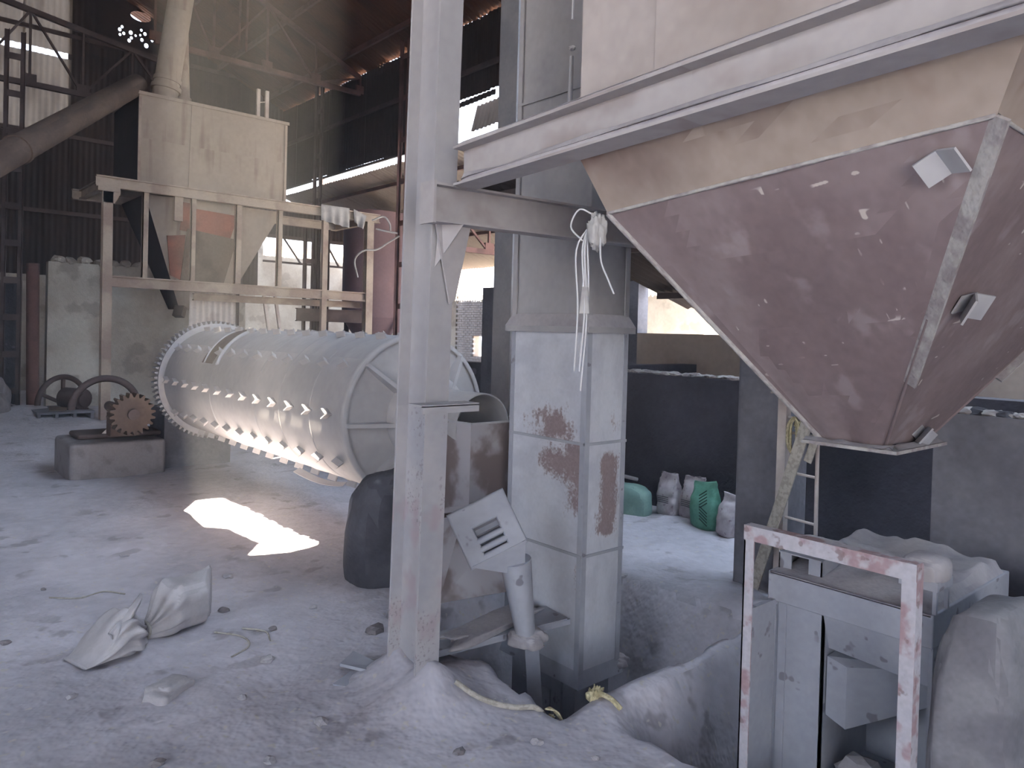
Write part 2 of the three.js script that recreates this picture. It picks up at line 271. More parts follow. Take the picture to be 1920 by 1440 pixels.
function putSheet(parent, name, m, w, l, center, xd, yd, seed) {
  const k = `${w}|${l}|${seed % 3}`, g = sheetShapes[k] ??= corrugated(w, l, 0.018, 0.14, 1 + seed % 3), b = origin.get(parent);
  const o = new THREE.Mesh(g, m), X = A(xd).clone().normalize(), Y = A(yd).clone().normalize();
  o.name = name; o.quaternion.setFromRotationMatrix(new THREE.Matrix4().makeBasis(X, Y, X.clone().cross(Y))); o.position.copy(A(center)).sub(b); o.castShadow = o.receiveShadow = true; parent.add(o); return o;
}
const RIDGE = [1.5, 12], EAVE = [9.6, 8.4], EAVEL = [-6.1, 8.6];
const roofY = (x) => x > RIDGE[0] ? RIDGE[1] + (x - RIDGE[0]) * (EAVE[1] - RIDGE[1]) / (EAVE[0] - RIDGE[0]) : RIDGE[1] + (x - RIDGE[0]) * (EAVEL[1] - RIDGE[1]) / (EAVEL[0] - RIDGE[0]);
{
  const ceiling = structure('ceiling');
  for (const [ex, ey] of [EAVE, EAVEL]) {
    const L = hyp(ex - RIDGE[0], ey - RIDGE[1]), dx = (ex - RIDGE[0]) / L, dy = (ey - RIDGE[1]) / L, rows = 3, len = L / rows + 0.12;
    for (let c = 0; c < 29; c++) for (let r = 0; r < rows; r++) {
      const z = -22 + c * 1.0 - 0.02, s = (r + 0.5) * L / rows;
      if (ex < 0 && r < 1 && z > -2.3 && z < 2.6) continue;       // the holed panel goes here
      const clear = (ex > 0 && r > 0 && z > -6 && z < 3.5 && (c + r) % 2 === 0) || (ex > 0 && r === 1 && z > -2 && z < 3.5);
      putSheet(ceiling, clear ? 'translucent_sheet' : 'roof_sheet', clear ? M.skylight : M.roof, 1.08, +len.toFixed(3), [RIDGE[0] + dx * s, RIDGE[1] + dy * s - r * 0.03, z], [0, 0, 1], [-dx * 1, -dy, 0], c * 3 + r);
    }
    for (const s of ex < 0 ? [0.3, 1.5, 2.95, 4.4, 5.9, 7.3, 8.2] : [0.3, 1.9, 3.5, 5.1, 6.7, 8.2]) { const x = RIDGE[0] + dx * s, y = RIDGE[1] + dy * s - 0.14; part(ceiling, 'purlin', strut([x, y, -22], [x, y, 6], 0.07, 0.12), M.brown); }
  }
  { // panel with a torn hole: the sun patch on the floor comes through it

    const torn = [[2.31, -7.28], [2.52, -7.59], [2.76, -7.58], [2.8, -7.15], [2.814, -6.66], [2.814, -6.2], [2.812, -5.6], [2.74, -5.47], [2.52, -5.45], [2.24, -5.55], [2.44, -5.81], [2.45, -6.13], [2.41, -6.43], [2.26, -6.58], [2.31, -7.08]];
    const pts = torn.map(([x, z]) => { let t = 10; for (let i = 0; i < 20; i++) t = roofY(x + SUN.x * -t) + 0; return new THREE.Vector2(x - SUN.x * t, z - SUN.z * t); });
    const sh = new THREE.Shape([[-1.5, -2.5], [1.6, -2.5], [1.6, 2.7], [-1.5, 2.7]].map((a) => new THREE.Vector2(...a))); sh.holes.push(new THREE.Path(pts));
    const g = new THREE.ExtrudeGeometry(sh, { depth: 0.004, bevelEnabled: false }), p = g.attributes.position;
    for (let i = 0; i < p.count; i++) { const x = p.getX(i), z = p.getY(i), d = p.getZ(i); p.setXYZ(i, x, roofY(Math.min(x, RIDGE[0] + 0.1)) + d + 0.02, z); }
    g.computeVertexNormals(); part(ceiling, 'roof_sheet', g, M.roof, 'torn roof panel with an open hole');
  }
}
{
  const w = structure('wall_back');                               // far cladding at z = -22
  const R = rng(5);
  for (let c = 0; c < 20; c++) {
    const x = -5.6 + c * 1.0; const trans = x > 2.2 && x < 3.8, low = x > 8.6 ? 4.45 : 2.9;
    const rows = trans ? [[low, 6.5], [6.4, 8.42], [8.56, 12]] : [[low, 6.5], [6.4, 9.05], [8.95, 12]];
    rows.forEach(([a, b], r) => {
      if (x < 9.7 && a > roofY(x) + 0.3) return; if (x >= 9.7 && r > 0) return;
      if ((c === 15 || c === 16) && r === 0) b = 5.38;
      if (r === 2 && x > 4.6 && x < 6.0) return;
      const m = trans && r > 0 ? M.plastic : M.rust, gap = 0;
      putSheet(w, trans && r > 0 ? 'translucent_sheet' : 'cladding_sheet', m, 1.06, +(b - a + gap).toFixed(2), [x + (R() - 0.5) * 0.03, (a + b - gap) / 2, -22 + (c % 2) * 0.03], [1, (R() - 0.5) * 0.012, 0], [0, 1, 0], c + r);
    });
  }
  // perforated rusty sheet high up
  const sh = new THREE.Shape([[4.5, 8.9], [6.6, 8.9], [6.6, 10.1], [4.5, 11.0]].map((a) => new THREE.Vector2(...a))), H = rng(12), used = [];
  for (let k = 0; k < 26; k++) { const x = 5.0 + H() * 0.95, y = 9.25 + H() * 0.5, r = 0.02 + 0.035 * H(); if (used.some(([a, b, c]) => hyp(a - x, b - y) < c + r + 0.02)) continue; used.push([x, y, r]); const p = new THREE.Path(); p.absellipse(x, y, r, r * 1.2, 0, 2 * PI); sh.holes.push(p); }
  const q = new THREE.Path(); q.absellipse(5.55, 10.0, 0.26, 0.13, 0, 2 * PI); sh.holes.push(q);
  part(w, 'cladding_sheet', new THREE.ExtrudeGeometry(sh, { depth: 0.004, bevelEnabled: false, curveSegments: 8 }).translate(0, 0, -21.98), M.rust, 'rusty sheet pierced by small holes');
  part(w, 'masonry', box(-6, 8.6, -0.2, 3.0, -22.3, -22.05), M.white);
  part(w, 'brace', strut([9.0, 3.72, -21.8], [12, 3.72, -21.8], 0.05, 0.06), M.darksteel); part(w, 'brace', strut([9.6, 4.5, -21.8], [10.2, 3.72, -21.8], 0.04, 0.05), M.darksteel); part(w, 'brace', strut([11.0, 4.5, -21.8], [11.5, 3.72, -21.8], 0.04, 0.05), M.darksteel);
  for (const y of [4.5, 6.45, 9]) part(w, 'girt', strut([-6, y, -21.9], [y < 5 ? 14 : 9.6, y, -21.9], 0.06, 0.1), M.darksteel);
}
{
  const w = structure('wall_right'); const R = rng(8);            // high cladding at x = 9.6, open below towards the back
  for (let c = 0; c < 28; c++) {
    const z = -21.5 + c * 1.0, far = z < -10.6, a = far ? (z > -13.2 && z < -10.9 ? 6.72 : 5.93 + 0.05 * R()) : 2.55, mid = far ? 0 : 5.6;
    const rows = far ? [[a, 8.27 + 0.08 * R()]] : [[a, mid], [mid - 0.1, 8.45]];
    rows.forEach(([p, q], r) => putSheet(w, 'cladding_sheet', M.rust, 1.07, +(q - p).toFixed(2), [9.6 + (c % 2) * 0.03, (p + q) / 2, z], [0, (R() - 0.5) * 0.02, 1], [0, 1, 0], c + r));
  }
  putSheet(w, 'cladding_sheet', M.tan, 1.07, 0.62, [9.75, 6.3, -12.1], [0, 0.1, 1], [0.35, 1, 0], 1);
  putSheet(w, 'cladding_sheet', M.rust, 1.3, 0.12, [9.6, 6.62, -12.4], [0, 0.06, 1], [0, 1, 0], 2);
  part(w, 'girt', strut([9.5, 5.88, -22], [9.5, 5.88, -13.4], 0.06, 0.05), M.darksteel);
  part(w, 'girt', strut([9.5, 7.2, -22], [9.5, 7.2, 6], 0.06, 0.1), M.darksteel);
  part(w, 'low_masonry', box(9.4, 9.65, -0.2, 1.14, -22, -11.75), M.plaster);
  part(w, 'masonry', box(9.4, 9.65, -0.2, 2.65, -11.75, -7.75), M.pillar);
  part(w, 'low_masonry', box(9.4, 9.65, -0.2, 1.81, -7.75, 6), M.tanwall);
  part(w, 'masonry', box(9.4, 9.65, 1.81, 2.65, -0.5, 6), M.tanwall);
}
{
  const c = structure('ceiling_low');                             // lean-to roofs on the right
  for (let k = 0; k < 12; k++) for (const r of [0, 1, 2]) { const z = -21.5 + k * 1.05, x = 9.65 + 0.93 + r * 1.8, y = 5.74 - (x - 9.65) * 0.34; putSheet(c, 'roof_sheet', M.tan, 1.1, 2.0, [x, y - r * 0.02, z], [0, 0, 1], [-1, 0.34, 0], k + r); }
  for (let k = 0; k < 3; k++) for (const r of [0, 1]) { const z = -6.7 + k * 1.05, x = 5.6 + r * 2.3 + 0.9, y = 3.55 - (x - 5.2) * 0.27; putSheet(c, 'roof_sheet', M.rust, 1.1, 2.5, [x, y - r * 0.02, z], [0, 0, 1], [-1, 0.27, 0], k + r); }
  for (let k = 0; k < 10; k++) putSheet(c, 'roof_sheet', M.tan, 1.1, 3.5, [5.6 + k * 1.05, 5.3, -23.7], [1, 0, 0], [0, 0.05, 1], k);
  for (const x of [5.6, 7.4, 9.2]) part(c, 'purlin', strut([x, 3.46 - (x - 5.2) * 0.27, -7.2], [x, 3.46 - (x - 5.2) * 0.27, -4.2], 0.06, 0.09), M.darksteel);
  for (const x of [10.2, 11.6, 13.0]) part(c, 'purlin', strut([x, 5.66 - (x - 9.65) * 0.34, -22], [x, 5.66 - (x - 9.65) * 0.34, -9.6], 0.06, 0.09), M.brown);
}
{
  const w = structure('wall_left');                               // high open louvre band in the left wall
  part(w, 'masonry', [box(-6.3, -6.0, -0.2, 8.7, -22, -4), box(-6.3, -6.0, -0.2, 8.7, 1, 6), box(-6.3, -6.0, 4.9, 8.7, -4, 1), box(-6.3, -6.0, -0.2, 2.0, -4, 1)], M.plaster);
  const f = structure('wall_front');                              // the wide entrance behind the photographer, under a canopy
  part(f, 'masonry', [box(0.0, 9.9, -0.2, 8.6, 6, 6.3), box(-6.3, 0.0, 5.6, 8.6, 6, 6.3)], M.plaster);
  part(f, 'canopy', slab([[-6, 5.75, 6.2], [6, 5.75, 6.2], [6, 5.3, 10.5], [-6, 5.3, 10.5]], 0.04), M.rust);
  part(f, 'gable', slab([[-6.1, 8.55, 6.2], [9.6, 8.4, 6.2], [1.5, 12, 6.2]], 0.1), M.rust);
  const p = structure('wall_partition');                          // whitewashed wall behind the mezzanine, broken along its top
  part(p, 'masonry', box(2.75, 5.45, -0.1, 2.93, -17.45, -17.2), M.white);
  part(p, 'masonry', box(-6.0, 2.32, -0.1, 2.5, -17.45, -17.2), M.plaster);
  const R = rng(31); for (let k = 0; k < 11; k++) part(p, 'coping_stone', placed(rock(0.12, 50 + k, 1.3, 0.8, 0.9), 2.9 + k * 0.25 + 0.05 * R(), 2.93 + 0.06 * R(), -17.3, R() * 3), M.white);
  const s = structure('wall_sacks');                              // low dark wall behind the sacks, crumbs of plaster on top
  part(s, 'masonry', box(6.25, 6.5, -0.2, 1.36, -6.6, 3.5), M.soot);
  part(s, 'masonry', box(6.25, 9.5, -0.2, 1.36, -6.85, -6.6), M.soot);
  for (let k = 0; k < 40; k++) part(s, 'plaster_crumb', placed(rock(0.035 + 0.03 * R(), 90 + k, 1.6, 0.5, 1.2), 6.3 + 0.12 * R(), 1.37, -5.6 + k * 0.075 + 0.05 * R(), R() * 3), M.weld);
  const n = structure('wall_low');                                // nearer grey wall at the right edge
  part(n, 'masonry', box(4.72, 4.95, -0.9, 1.36, -1.66, 3.5), M.pillar);
  for (let k = 0; k < 34; k++) part(n, 'plaster_crumb', placed(rock(0.03 + 0.03 * R(), 150 + k, 1.5, 0.5, 1.2), 4.77 + 0.12 * R(), 1.37, -1.6 + k * 0.045, R() * 3), k % 3 ? M.weld : M.plaster);
  const y = structure('wall_yard');                               // white boundary wall outside
  part(y, 'masonry', [box(5, 20, -0.2, 4.68, -26.3, -26)], M.white);
  part(y, 'masonry', [box(15.4, 15.7, -0.2, 3.15, -26, -20.7), box(15.4, 15.7, -0.2, 3.15, -18.9, -5)], M.white);
  const bricks = [0, 1, 2].map((k) => { const g = flat(rbox(-0.05, 0.05, -0.034, 0.034, -0.108, 0.108, 0.006, 1)); g.attributes.uv.array.forEach((v, i, a) => { a[i] = v + k * 0.31; }); return g; });
  const q = structure('wall_brick', [15.5, 0, -19.8]);            // patch of bare whitewashed brick that can be told apart, broken open low down
  part(q, 'mortar', [box(15.46, 15.7, 1.62, 3.15, -20.7, -18.9), box(15.46, 15.7, -0.2, 1.62, -20.7, -19.75), box(15.46, 15.7, -0.2, 0.95, -19.75, -18.9)], M.tanwall);
  for (let j = 0; j < 32; j++) for (let i = 0; i < 9; i++) { const z = -20.6 + (j % 2) * 0.11 + i * 0.222, y = 0.66 + j * 0.078; if (z > -18.95 || (z > -19.8 + 0.1 * hash(i, j, 5) && y < 1.6 && y > 0.9)) continue; const o = new THREE.Mesh(bricks[(i * 7 + j * 3) % 3], M.brick); o.name = 'brick'; o.position.set(15.45 - 15.5 + 0.008 * hash(i, j, 3), y, z + 19.8); o.castShadow = o.receiveShadow = true; q.add(o); }
}

// ---------------------------------------------------------------- the steelwork and machines in the foreground
{ // H column
  const t = thing('steel_column', 'tall dusty H-section steel column standing in the middle with dust heaped at its foot', 'column', [2.05, 0, -3.02]);
  const lean = (y) => 2.036 + 0.0148 * y, fl = (z0, z1, w, a, b) => slab([[lean(a) - w, a, z1], [lean(a) + w, a, z1], [lean(b) + w, b, z1], [lean(b) - w, b, z1]], z1 - z0);
  for (const [a, b, m] of [[-0.3, 1.38, M.columnlow], [1.38, 7, M.column]]) { part(t, 'flange', fl(-2.909, -2.895, 0.066, a, b), m); part(t, 'flange', fl(-3.146, -3.132, 0.066, a, b), m); part(t, 'web', fl(-3.132, -2.909, 0.005, a, b), m); }
  part(t, 'cleat_plate', [box(1.895, 2.22, 1.405, 1.415, -2.895, -2.78), box(1.895, 2.22, 1.375, 1.41, -2.79, -2.78)], M.column);
  part(t, 'gusset_plate', slab([[2.0, 2.25, -2.87], [2.2, 2.25, -2.87], [2.12, 1.9, -2.87], [2.09, 1.88, -2.87]], 0.012), M.beam);
  part(t, 'gusset_plate', slab([[2.02, 2.25, -2.87], [2.02, 2.05, -2.892], [2.1, 2.25, -2.78]], 0.008), M.beam);
  part(t, 'base_plate', box(1.88, 2.2, -0.02, 0.0, -3.26, -2.78), M.column);
}
const dustStrip = (p, q, w, h, seed, n = 60) => { p = A(p); q = A(q); const s = V(1, 0, 0).multiplyScalar(w / 2); return sheet([p.clone().sub(s), p.clone().add(s), q.clone().add(s), q.clone().sub(s)].map((v) => v), h * 0.5, 8, n, (u, v) => -(h * (0.35 + 0.9 * vn(u * 2, v * n / 6, 0, seed)) * sm(0, 0.3, u) * sm(0, 0.3, 1 - u))); };
{
  const t = thing('steel_beam', 'long dusty I-beam running from the column up over the red hopper', 'beam', [2.07, 2.4, -2.74]);
  const p = [2.066, 2.497, -2.74], q = [2.066, 2.69, 1.2];
  const [a, b, c] = ibeam(p, q, 0.178, 0.13, 0.011, 0.008);
  const tf = part(t, 'top_flange', a, M.beam), bf = part(t, 'bottom_flange', b, M.beam); part(t, 'web', c, M.beam);
  part(tf, 'dust_layer', dustStrip([2.066, 2.585, -2.72], [2.066, 2.778, 1.2], 0.12, 0.02, 301, 90), M.dustpile);
  part(bf, 'dust_layer', dustStrip([2.034, 2.418, -2.68], [2.034, 2.612, 1.2], 0.062, 0.03, 305, 90), M.dustpile);
  const s = thing('crossbeam', 'short dusty I-beam crossing from the column towards the bucket elevator', 'beam', [1.95, 2.25, -2.83]);
  const [d, e, f] = ibeam([1.94, 2.335, -2.83], [4.9, 2.39, -2.83], 0.178, 0.1, 0.011, 0.008);
  part(s, 'top_flange', d, M.beam); part(s, 'bottom_flange', e, M.beam); part(s, 'web', f, M.beam);
  part(s, 'end_plate', box(1.925, 1.94, 2.24, 2.43, -2.885, -2.775), M.beam);
  const r = thing('support_beam', 'grey channel beam behind the short crossbeam beside the elevator', 'beam', [3.55, 2.6, -3.3]);
  const [g, h, i] = ibeam([3.52, 2.72, -3.3], [5.2, 2.76, -3.3], 0.2, 0.1, 0.011, 0.008); part(r, 'top_flange', g, M.steel); part(r, 'bottom_flange', h, M.steel); part(r, 'web', i, M.steel);
}
{ // feed hopper: pale bin, tan skirt, red oxide cone
  const t = thing('feed_hopper', 'huge inverted-pyramid feed hopper with red oxide cone hanging under the long beam', 'hopper', [3.52, 1.28, -1.5]);
  const bin = (x0, x1, z0, z1, y0, y1) => [[x0, z0], [x0, z1], [x1, z1], [x1, z0]].map(([x, z]) => [x, lerp(y0, y1, (z + 2.1) / 1.5), z]);
  const T = bin(2.142, 4.92, -2.09, -0.56, 2.46, 2.56), Wd = bin(2.3, 4.75, -2.07, -0.68, 2.25, 2.38), O = [[3.3, 1.305, -1.63], [3.3, 1.305, -1.35], [3.75, 1.305, -1.35], [3.75, 1.305, -1.63]];
  const U = T.map(([x, , z]) => [x, 5.4, z]);
  const dent = (s, a) => (u, v) => a * (vn(u * 4 + s, v * 4, 0, s) - 0.5) * 4 * u * (1 - u);
  for (let k = 0; k < 4; k++) {
    const j = (k + 1) % 4, mid = (a, b) => a.map((x, i) => (x + b[i]) / 2);
    if (k === 0) { const m0 = mid(T[0], T[1]).map((x, i) => i === 2 ? -1.72 : x), m1 = [m0[0], 5.4, m0[2]]; m0[1] = 2.485; part(t, 'bin_plate', sheet([T[0], m0, m1, U[0]], 0.006, 6, 6, dent(3, 0.012)), M.binwall); part(t, 'bin_plate', sheet([[m0[0] - 0.004, m0[1], m0[2]], [T[1][0] - 0.004, T[1][1], T[1][2]], [U[1][0] - 0.004, 5.4, U[1][2]], [m1[0] - 0.004, 5.4, m1[2]]], 0.006, 10, 8, dent(5, 0.02)), M.binwall); }
    else part(t, 'bin_plate', slab([T[k], T[j], U[j], U[k]], 0.006), M.binwall);
    part(t, 'skirt_plate', sheet([Wd[k], Wd[j], T[j], T[k]], 0.006, 16, 4, dent(k + 11, 0.02)), M.skirt);
    part(t, 'cone_plate', sheet([O[k], O[j], Wd[j], Wd[k]], 0.008, 18, 18, dent(k + 21, 0.03)), M.oxide);
    part(t, 'rim_weld', tube([Wd[k], mid(Wd[k], Wd[j]), Wd[j]], 0.008, 5, 20), M.weld);
    if (k === 0) part(t, 'corner_seam', rod(Wd[k], O[k], 0.013, 6), M.weld);
    else part(t, 'corner_seam', strut(Wd[k], V(...Wd[k]).lerp(V(...O[k]), 0.72), 0.075, 0.012, V(k === 1 ? -1 : 1, 0.5, k === 3 ? -1 : 1)), M.weld);
    part(t, 'corner_seam', rod(V(...Wd[k]).lerp(V(...O[k]), 0.5), O[k], 0.008, 6), M.oxide);
  }
  const outlet = part(t, 'outlet_flange', [box(3.245, 3.3, 1.286, 1.3, -1.7, -1.28), box(3.75, 3.81, 1.286, 1.3, -1.7, -1.28), box(3.3, 3.75, 1.286, 1.3, -1.35, -1.28), box(3.3, 3.75, 1.286, 1.3, -1.7, -1.63)], M.weld, 'pale dusty outlet flange');
  part(outlet, 'dust_layer', [sheet([[3.25, 1.301, -1.29], [3.8, 1.301, -1.29], [3.8, 1.301, -1.36], [3.25, 1.301, -1.36]], 0.004, 16, 3, (u, v) => 0.03 * sin(PI * v) * vn(u * 7, v, 0, 8)), sheet([[3.25, 1.301, -1.3], [3.25, 1.301, -1.69], [3.31, 1.301, -1.69], [3.31, 1.301, -1.3]], 0.004, 16, 3, (u, v) => -0.03 * sin(PI * v) * vn(u * 7, v, 0, 18))], M.dustpile);
  // lifting lugs: bent plates on the cone
  const lug = (p, n, s, turn) => { const m = new THREE.Matrix4().lookAt(V(0, 0, 0), A(n).clone().negate(), V(0, 1, 0)), o = []; for (const [x, r] of [[-0.5, 0.5], [0.5, -0.5]]) o.push(new THREE.BoxGeometry(s, s * 1.25, 0.008).rotateY(r).translate(x * s * 0.9, 0, 0.02 + s * 0.22)); o.push(new THREE.BoxGeometry(s * 1.5, s * 0.9, 0.006).translate(0, 0, 0.004)); return o.map((g) => g.rotateZ(turn).applyMatrix4(m).translate(...p)); };
  part(t, 'lifting_lug', lug([2.375, 2.295, -0.83], [-0.7, -0.7, 0.06], 0.07, 0.35), M.steel, 'bent grey lug near the top of the cone');
  part(t, 'lifting_lug', lug([2.985, 1.905, -0.965], [0, -0.53, 0.85], 0.08, 0.2), M.steel, 'bent grey lug on the pale corner seam');
  part(t, 'lifting_lug', lug([3.56, 1.36, -1.315], [0, -0.53, 0.85], 0.068, -0.35), M.steel, 'bent grey lug beside the outlet');
}
{ // bucket elevator
  const X0 = 3.14, X1 = 3.49, Z0 = -3.61, Z1 = -2.95;
  const t = thing('bucket_elevator', 'tall square grey casing of a bucket elevator rising from the pit, rust patches mid-height', 'elevator', [3.315, -0.95, -3.28]);
  const wear = (fn) => { const m = mat('worn casing paint', (u, v) => { const n = fbm(u, v, 9, 6, 401), f = fbm(u, v, 60, 3, 405), k = fn(u, v); let c = mottle([194, 196, 203], [180, 182, 190], { s: 403, g: 10 })(u, v); const r = sm(0.47, 0.76, k * 0.6 + n * 0.46 + (f - 0.5) * 0.4 + 0.18 * (vn(u * 40, v * 5, 0, 409) - 0.5)); return mixc(c, mixc([142, 120, 120], [116, 98, 96], f), 0.8 * r); }, { rough: 0.85 }); m.map.wrapS = m.map.wrapT = THREE.ClampToEdgeWrapping; m.map.repeat.set(1, 1); return m; };
  const g = (a, b, x) => Math.exp(-(((x - a) / b) ** 2));
  const secs = [[-0.27, 0.47], [0.47, 1.12], [1.12, 1.78], [1.86, 3.2], [3.2, 4.7], [4.7, 7.2]];
  const rusty = { '1L': wear((u, v) => 0.95 * g(0.98, 0.22, u) * sm(0.05, 0.5, v) + 0.9 * g(0.62, 0.3, u) * g(0.82, 0.16, v)), '1F': wear((u, v) => 1.1 * g(0.6, 0.3, u) * sm(0.1, 0.2, v) * (1 - sm(0.85, 0.98, v))), '2L': wear((u, v) => 0.9 * g(0.6, 0.4, u) * g(0.1, 0.25, v)), '2F': wear((u, v) => 0.5 * g(0.8, 0.2, u) * g(0.2, 0.15, v)), '0F': wear(() => 0), '0L': wear((u, v) => 0.45 * g(0.95, 0.1, u) * g(0.8, 0.2, v)) };
  secs.forEach(([y0, y1], k) => {
    const up = k > 2 ? 0.012 : 0, left = part(t, 'side_plate', box(X0 + up, X0 + 0.006 + up, y0, y1, Z0 + 0.006, Z1 - 0.006), rusty[k + 'L'] ?? (k > 2 ? M.steel : M.machine));
    if (rusty[k + 'L']) uvRect(left, 'z', Z0, Z1, 'y', y0, y1);
    const front = part(t, 'front_plate', box(X0 + up, X1, y0, y1, Z1 - 0.006 - up, Z1 - up), rusty[k + 'F'] ?? (k > 2 ? M.steel : M.machine));
    if (rusty[k + 'F']) uvRect(front, 'x', X0, X1, 'y', y0, y1);
    part(t, 'casing', [box(X1 - 0.006, X1, y0, y1, Z0, Z1 - 0.01), box(X0 + 0.01, X1, y0, y1, Z0, Z0 + 0.006)], M.steel);
    for (const [x, z] of [[X0, Z1], [X1, Z1], [X0, Z0]]) part(t, 'corner_angle', [box(x - 0.005, x + 0.004, y0, y1, z - (z === Z1 ? 0.035 : -0.002), z + (z === Z1 ? 0.002 : 0.035)), box(x - (x === X1 ? 0.035 : 0.003), x + (x === X1 ? 0.003 : 0.035), y0, y1, z - 0.004, z + 0.004)], k > 2 ? M.steel : M.machine);
    if (k && k !== 3) part(t, 'joint_flange', [box(X0 - 0.008, X0 + 0.004, y0 - 0.008, y0 + 0.008, Z0, Z1 + 0.006), box(X0 - 0.008, X1 + 0.008, y0 - 0.008, y0 + 0.008, Z1 - 0.004, Z1 + 0.008)], k > 2 ? M.steel : M.machine);
  });
  const flare = (y0, y1, e, m) => [slab([[X0 - e, y0, Z0 - e], [X0 - e, y0, Z1 + e], [X0, y1, Z1], [X0, y1, Z0]], 0.006), slab([[X0 - e, y0, Z1 + e], [X1 + e, y0, Z1 + e], [X1, y1, Z1], [X0, y1, Z1]], 0.006), slab([[X1 + e, y0, Z1 + e], [X1 + e, y0, Z0 - e], [X1, y1, Z0], [X1, y1, Z1]], 0.006)];
  const collar = part(t, 'collar', flare(1.8, 1.875, 0.035), M.dustpile, 'dusty flared collar');
  part(collar, 'collar_rim', [box(X0 - 0.036, X0 - 0.03, 1.765, 1.8, Z0 - 0.03, Z1 + 0.03), box(X0 - 0.03, X1 + 0.03, 1.765, 1.8, Z1 + 0.03, Z1 + 0.036)], M.steel);
  part(t, 'skirt', flare(-0.29, -0.2, 0.022), M.machine);
  part(t, 'dust_lump', placed(blob(0.12, 0.07, 0.12, { seed: 7, amp: 0.2 }), X1 + 0.03, -0.27, Z1 - 0.03), M.dustpile);
  const boot = part(t, 'boot', [box(3.17, 3.46, -0.95, -0.25, -3.56, -3.0)], M.machine, 'dark lower boot in the pit');
  part(boot, 'boot_hatch', [box(3.158, 3.17, -0.7, -0.4, -3.45, -3.2), box(3.15, 3.17, -0.75, -0.3, -3.14, -3.1)], M.machine);
}
{ // ball mill
  const cx = 3.15, cy = 1.11, r = 0.6, zf = -4.7, zb = -9.15;
  const t = thing('ball_mill', 'long dusty grey cylindrical ball mill with rows of lugs, ribbed end and toothed ring', 'mill', [cx, 0.5, -6.9]);
  const lz = (pts, seg = 72) => new THREE.LatheGeometry(pts.map(([a, b]) => new THREE.Vector2(a, b)), seg).rotateX(PI / 2).translate(cx, cy, 0);   // profile as radius, z
  part(t, 'shell', lz([[r, zb], [r, zf], [r - 0.02, zf], [r - 0.02, zb]], 96), M.drum);
  part(t, 'end_rim', lz([[r, zf - 0.05], [r + 0.014, zf - 0.045], [r + 0.014, zf + 0.012], [r - 0.02, zf + 0.012]]), M.drum);
  const head = part(t, 'end_head', lz([[r - 0.01, zf], [0.5, zf + 0.015], [0.34, zf + 0.07], [0.23, zf + 0.13], [0.2, zf + 0.13]]), M.drum);
  part(t, 'end_head', lz([[r - 0.01, zb], [0.24, zb - 0.12], [0.2, zb - 0.12]]), M.drum);
  for (let k = 0; k < 8; k++) { const a = PI + k * PI / 4 + 0.02, c = cos(a), s = sin(a), p = (d, z) => [cx + c * d, cy + s * d, z]; part(head, 'rib', slab([p(r - 0.01, zf), p(r - 0.01, zf + 0.05), p(0.26, zf + 0.24), p(0.26, zf + 0.05)].map(([x, y, z]) => [x - s * 0.014, y + c * 0.014, z]), 0.028), M.drum); }
  part(head, 'hub_ring', lz([[0.32, zf + 0.1], [0.32, zf + 0.2], [0.26, zf + 0.24], [0.23, zf + 0.24]]), M.drum);
  part(t, 'trunnion', lz([[0.232, zf + 0.1], [0.232, -3.9], [0.216, -3.9], [0.216, zf + 0.1]], 48), M.drum, 'open hollow trunnion spout');
  part(t, 'trunnion', lz([[0.2, zb - 0.1], [0.2, zb - 0.9], [0.18, zb - 0.9]], 40), M.drum);
  { const sh = new THREE.Shape(), N = 76; for (let k = 0; k < N * 4; k++) { const a = k / (N * 4) * 2 * PI, q = [0.645, 0.69, 0.69, 0.645][k % 4]; sh[k ? 'lineTo' : 'moveTo'](q * cos(a), q * sin(a)); } const h = new THREE.Path(); h.absellipse(0, 0, 0.6, 0.6, 0, 2 * PI, true); sh.holes.push(h);
    part(t, 'ring_gear', new THREE.ExtrudeGeometry(sh, { depth: 0.12, bevelEnabled: false, curveSegments: 48 }).translate(cx, cy, -9.03), M.drum, 'toothed ring gear'); }
  part(t, 'ring_flange', lz([[0.6, -8.86], [0.66, -8.86], [0.66, -8.89], [0.6, -8.89]]), M.drum);
  const lugGeo = join([strut([-0.036, 0.022, -0.066], [0.004, 0.022, 0.012], 0.007, 0.06), strut([0.036, 0.022, -0.066], [-0.004, 0.022, 0.012], 0.007, 0.06)]);
  for (let row = 0; row < 10; row++) { const a = PI - (row * 36 + 2) * PI / 180; for (let k = 0; k < 13; k++) { const o = new THREE.Mesh(lugGeo, M.drum); o.name = 'bolt_lug'; o.position.set(cos(a) * (r - 0.004), cy + sin(a) * (r - 0.004) - 0.5, -4.9 - k * 0.315 + 6.9); o.rotation.z = a - PI / 2; o.castShadow = o.receiveShadow = true; t.add(o); } }
  for (const z of [-5.25, -5.8, -6.3, -7.4]) part(t, 'weld_seam', lz([[r - 0.002, z - 0.009], [r + 0.006, z], [r - 0.002, z + 0.009]]), M.drum);
  // bent hatch strap over the upper flank
  { const pos = []; for (let k = 0; k <= 10; k++) { const a = PI * (0.56 + 0.3 * k / 10); pos.push([cx + cos(a) * (r + 0.012), cy + sin(a) * (r + 0.012), -7.35 - 0.15 * (1 - k / 10)]); }
    
    const g = new THREE.CylinderGeometry(r + 0.014, r + 0.014, 0.3, 24, 1, true, 1.06 * PI, 0.3 * PI).rotateX(PI / 2); const hp = part(t, 'hatch_plate', g.translate(cx, cy, -7.62), M.darksteel, 'dark hatch cover plate'); part(hp, 'hatch_strap', tube(pos, 0.018, 6, 30), M.steel); part(hp, 'hatch_strap', tube(pos.map(([x, y, z]) => [x, y, z - 0.34]), 0.014, 6, 30), M.steel); }
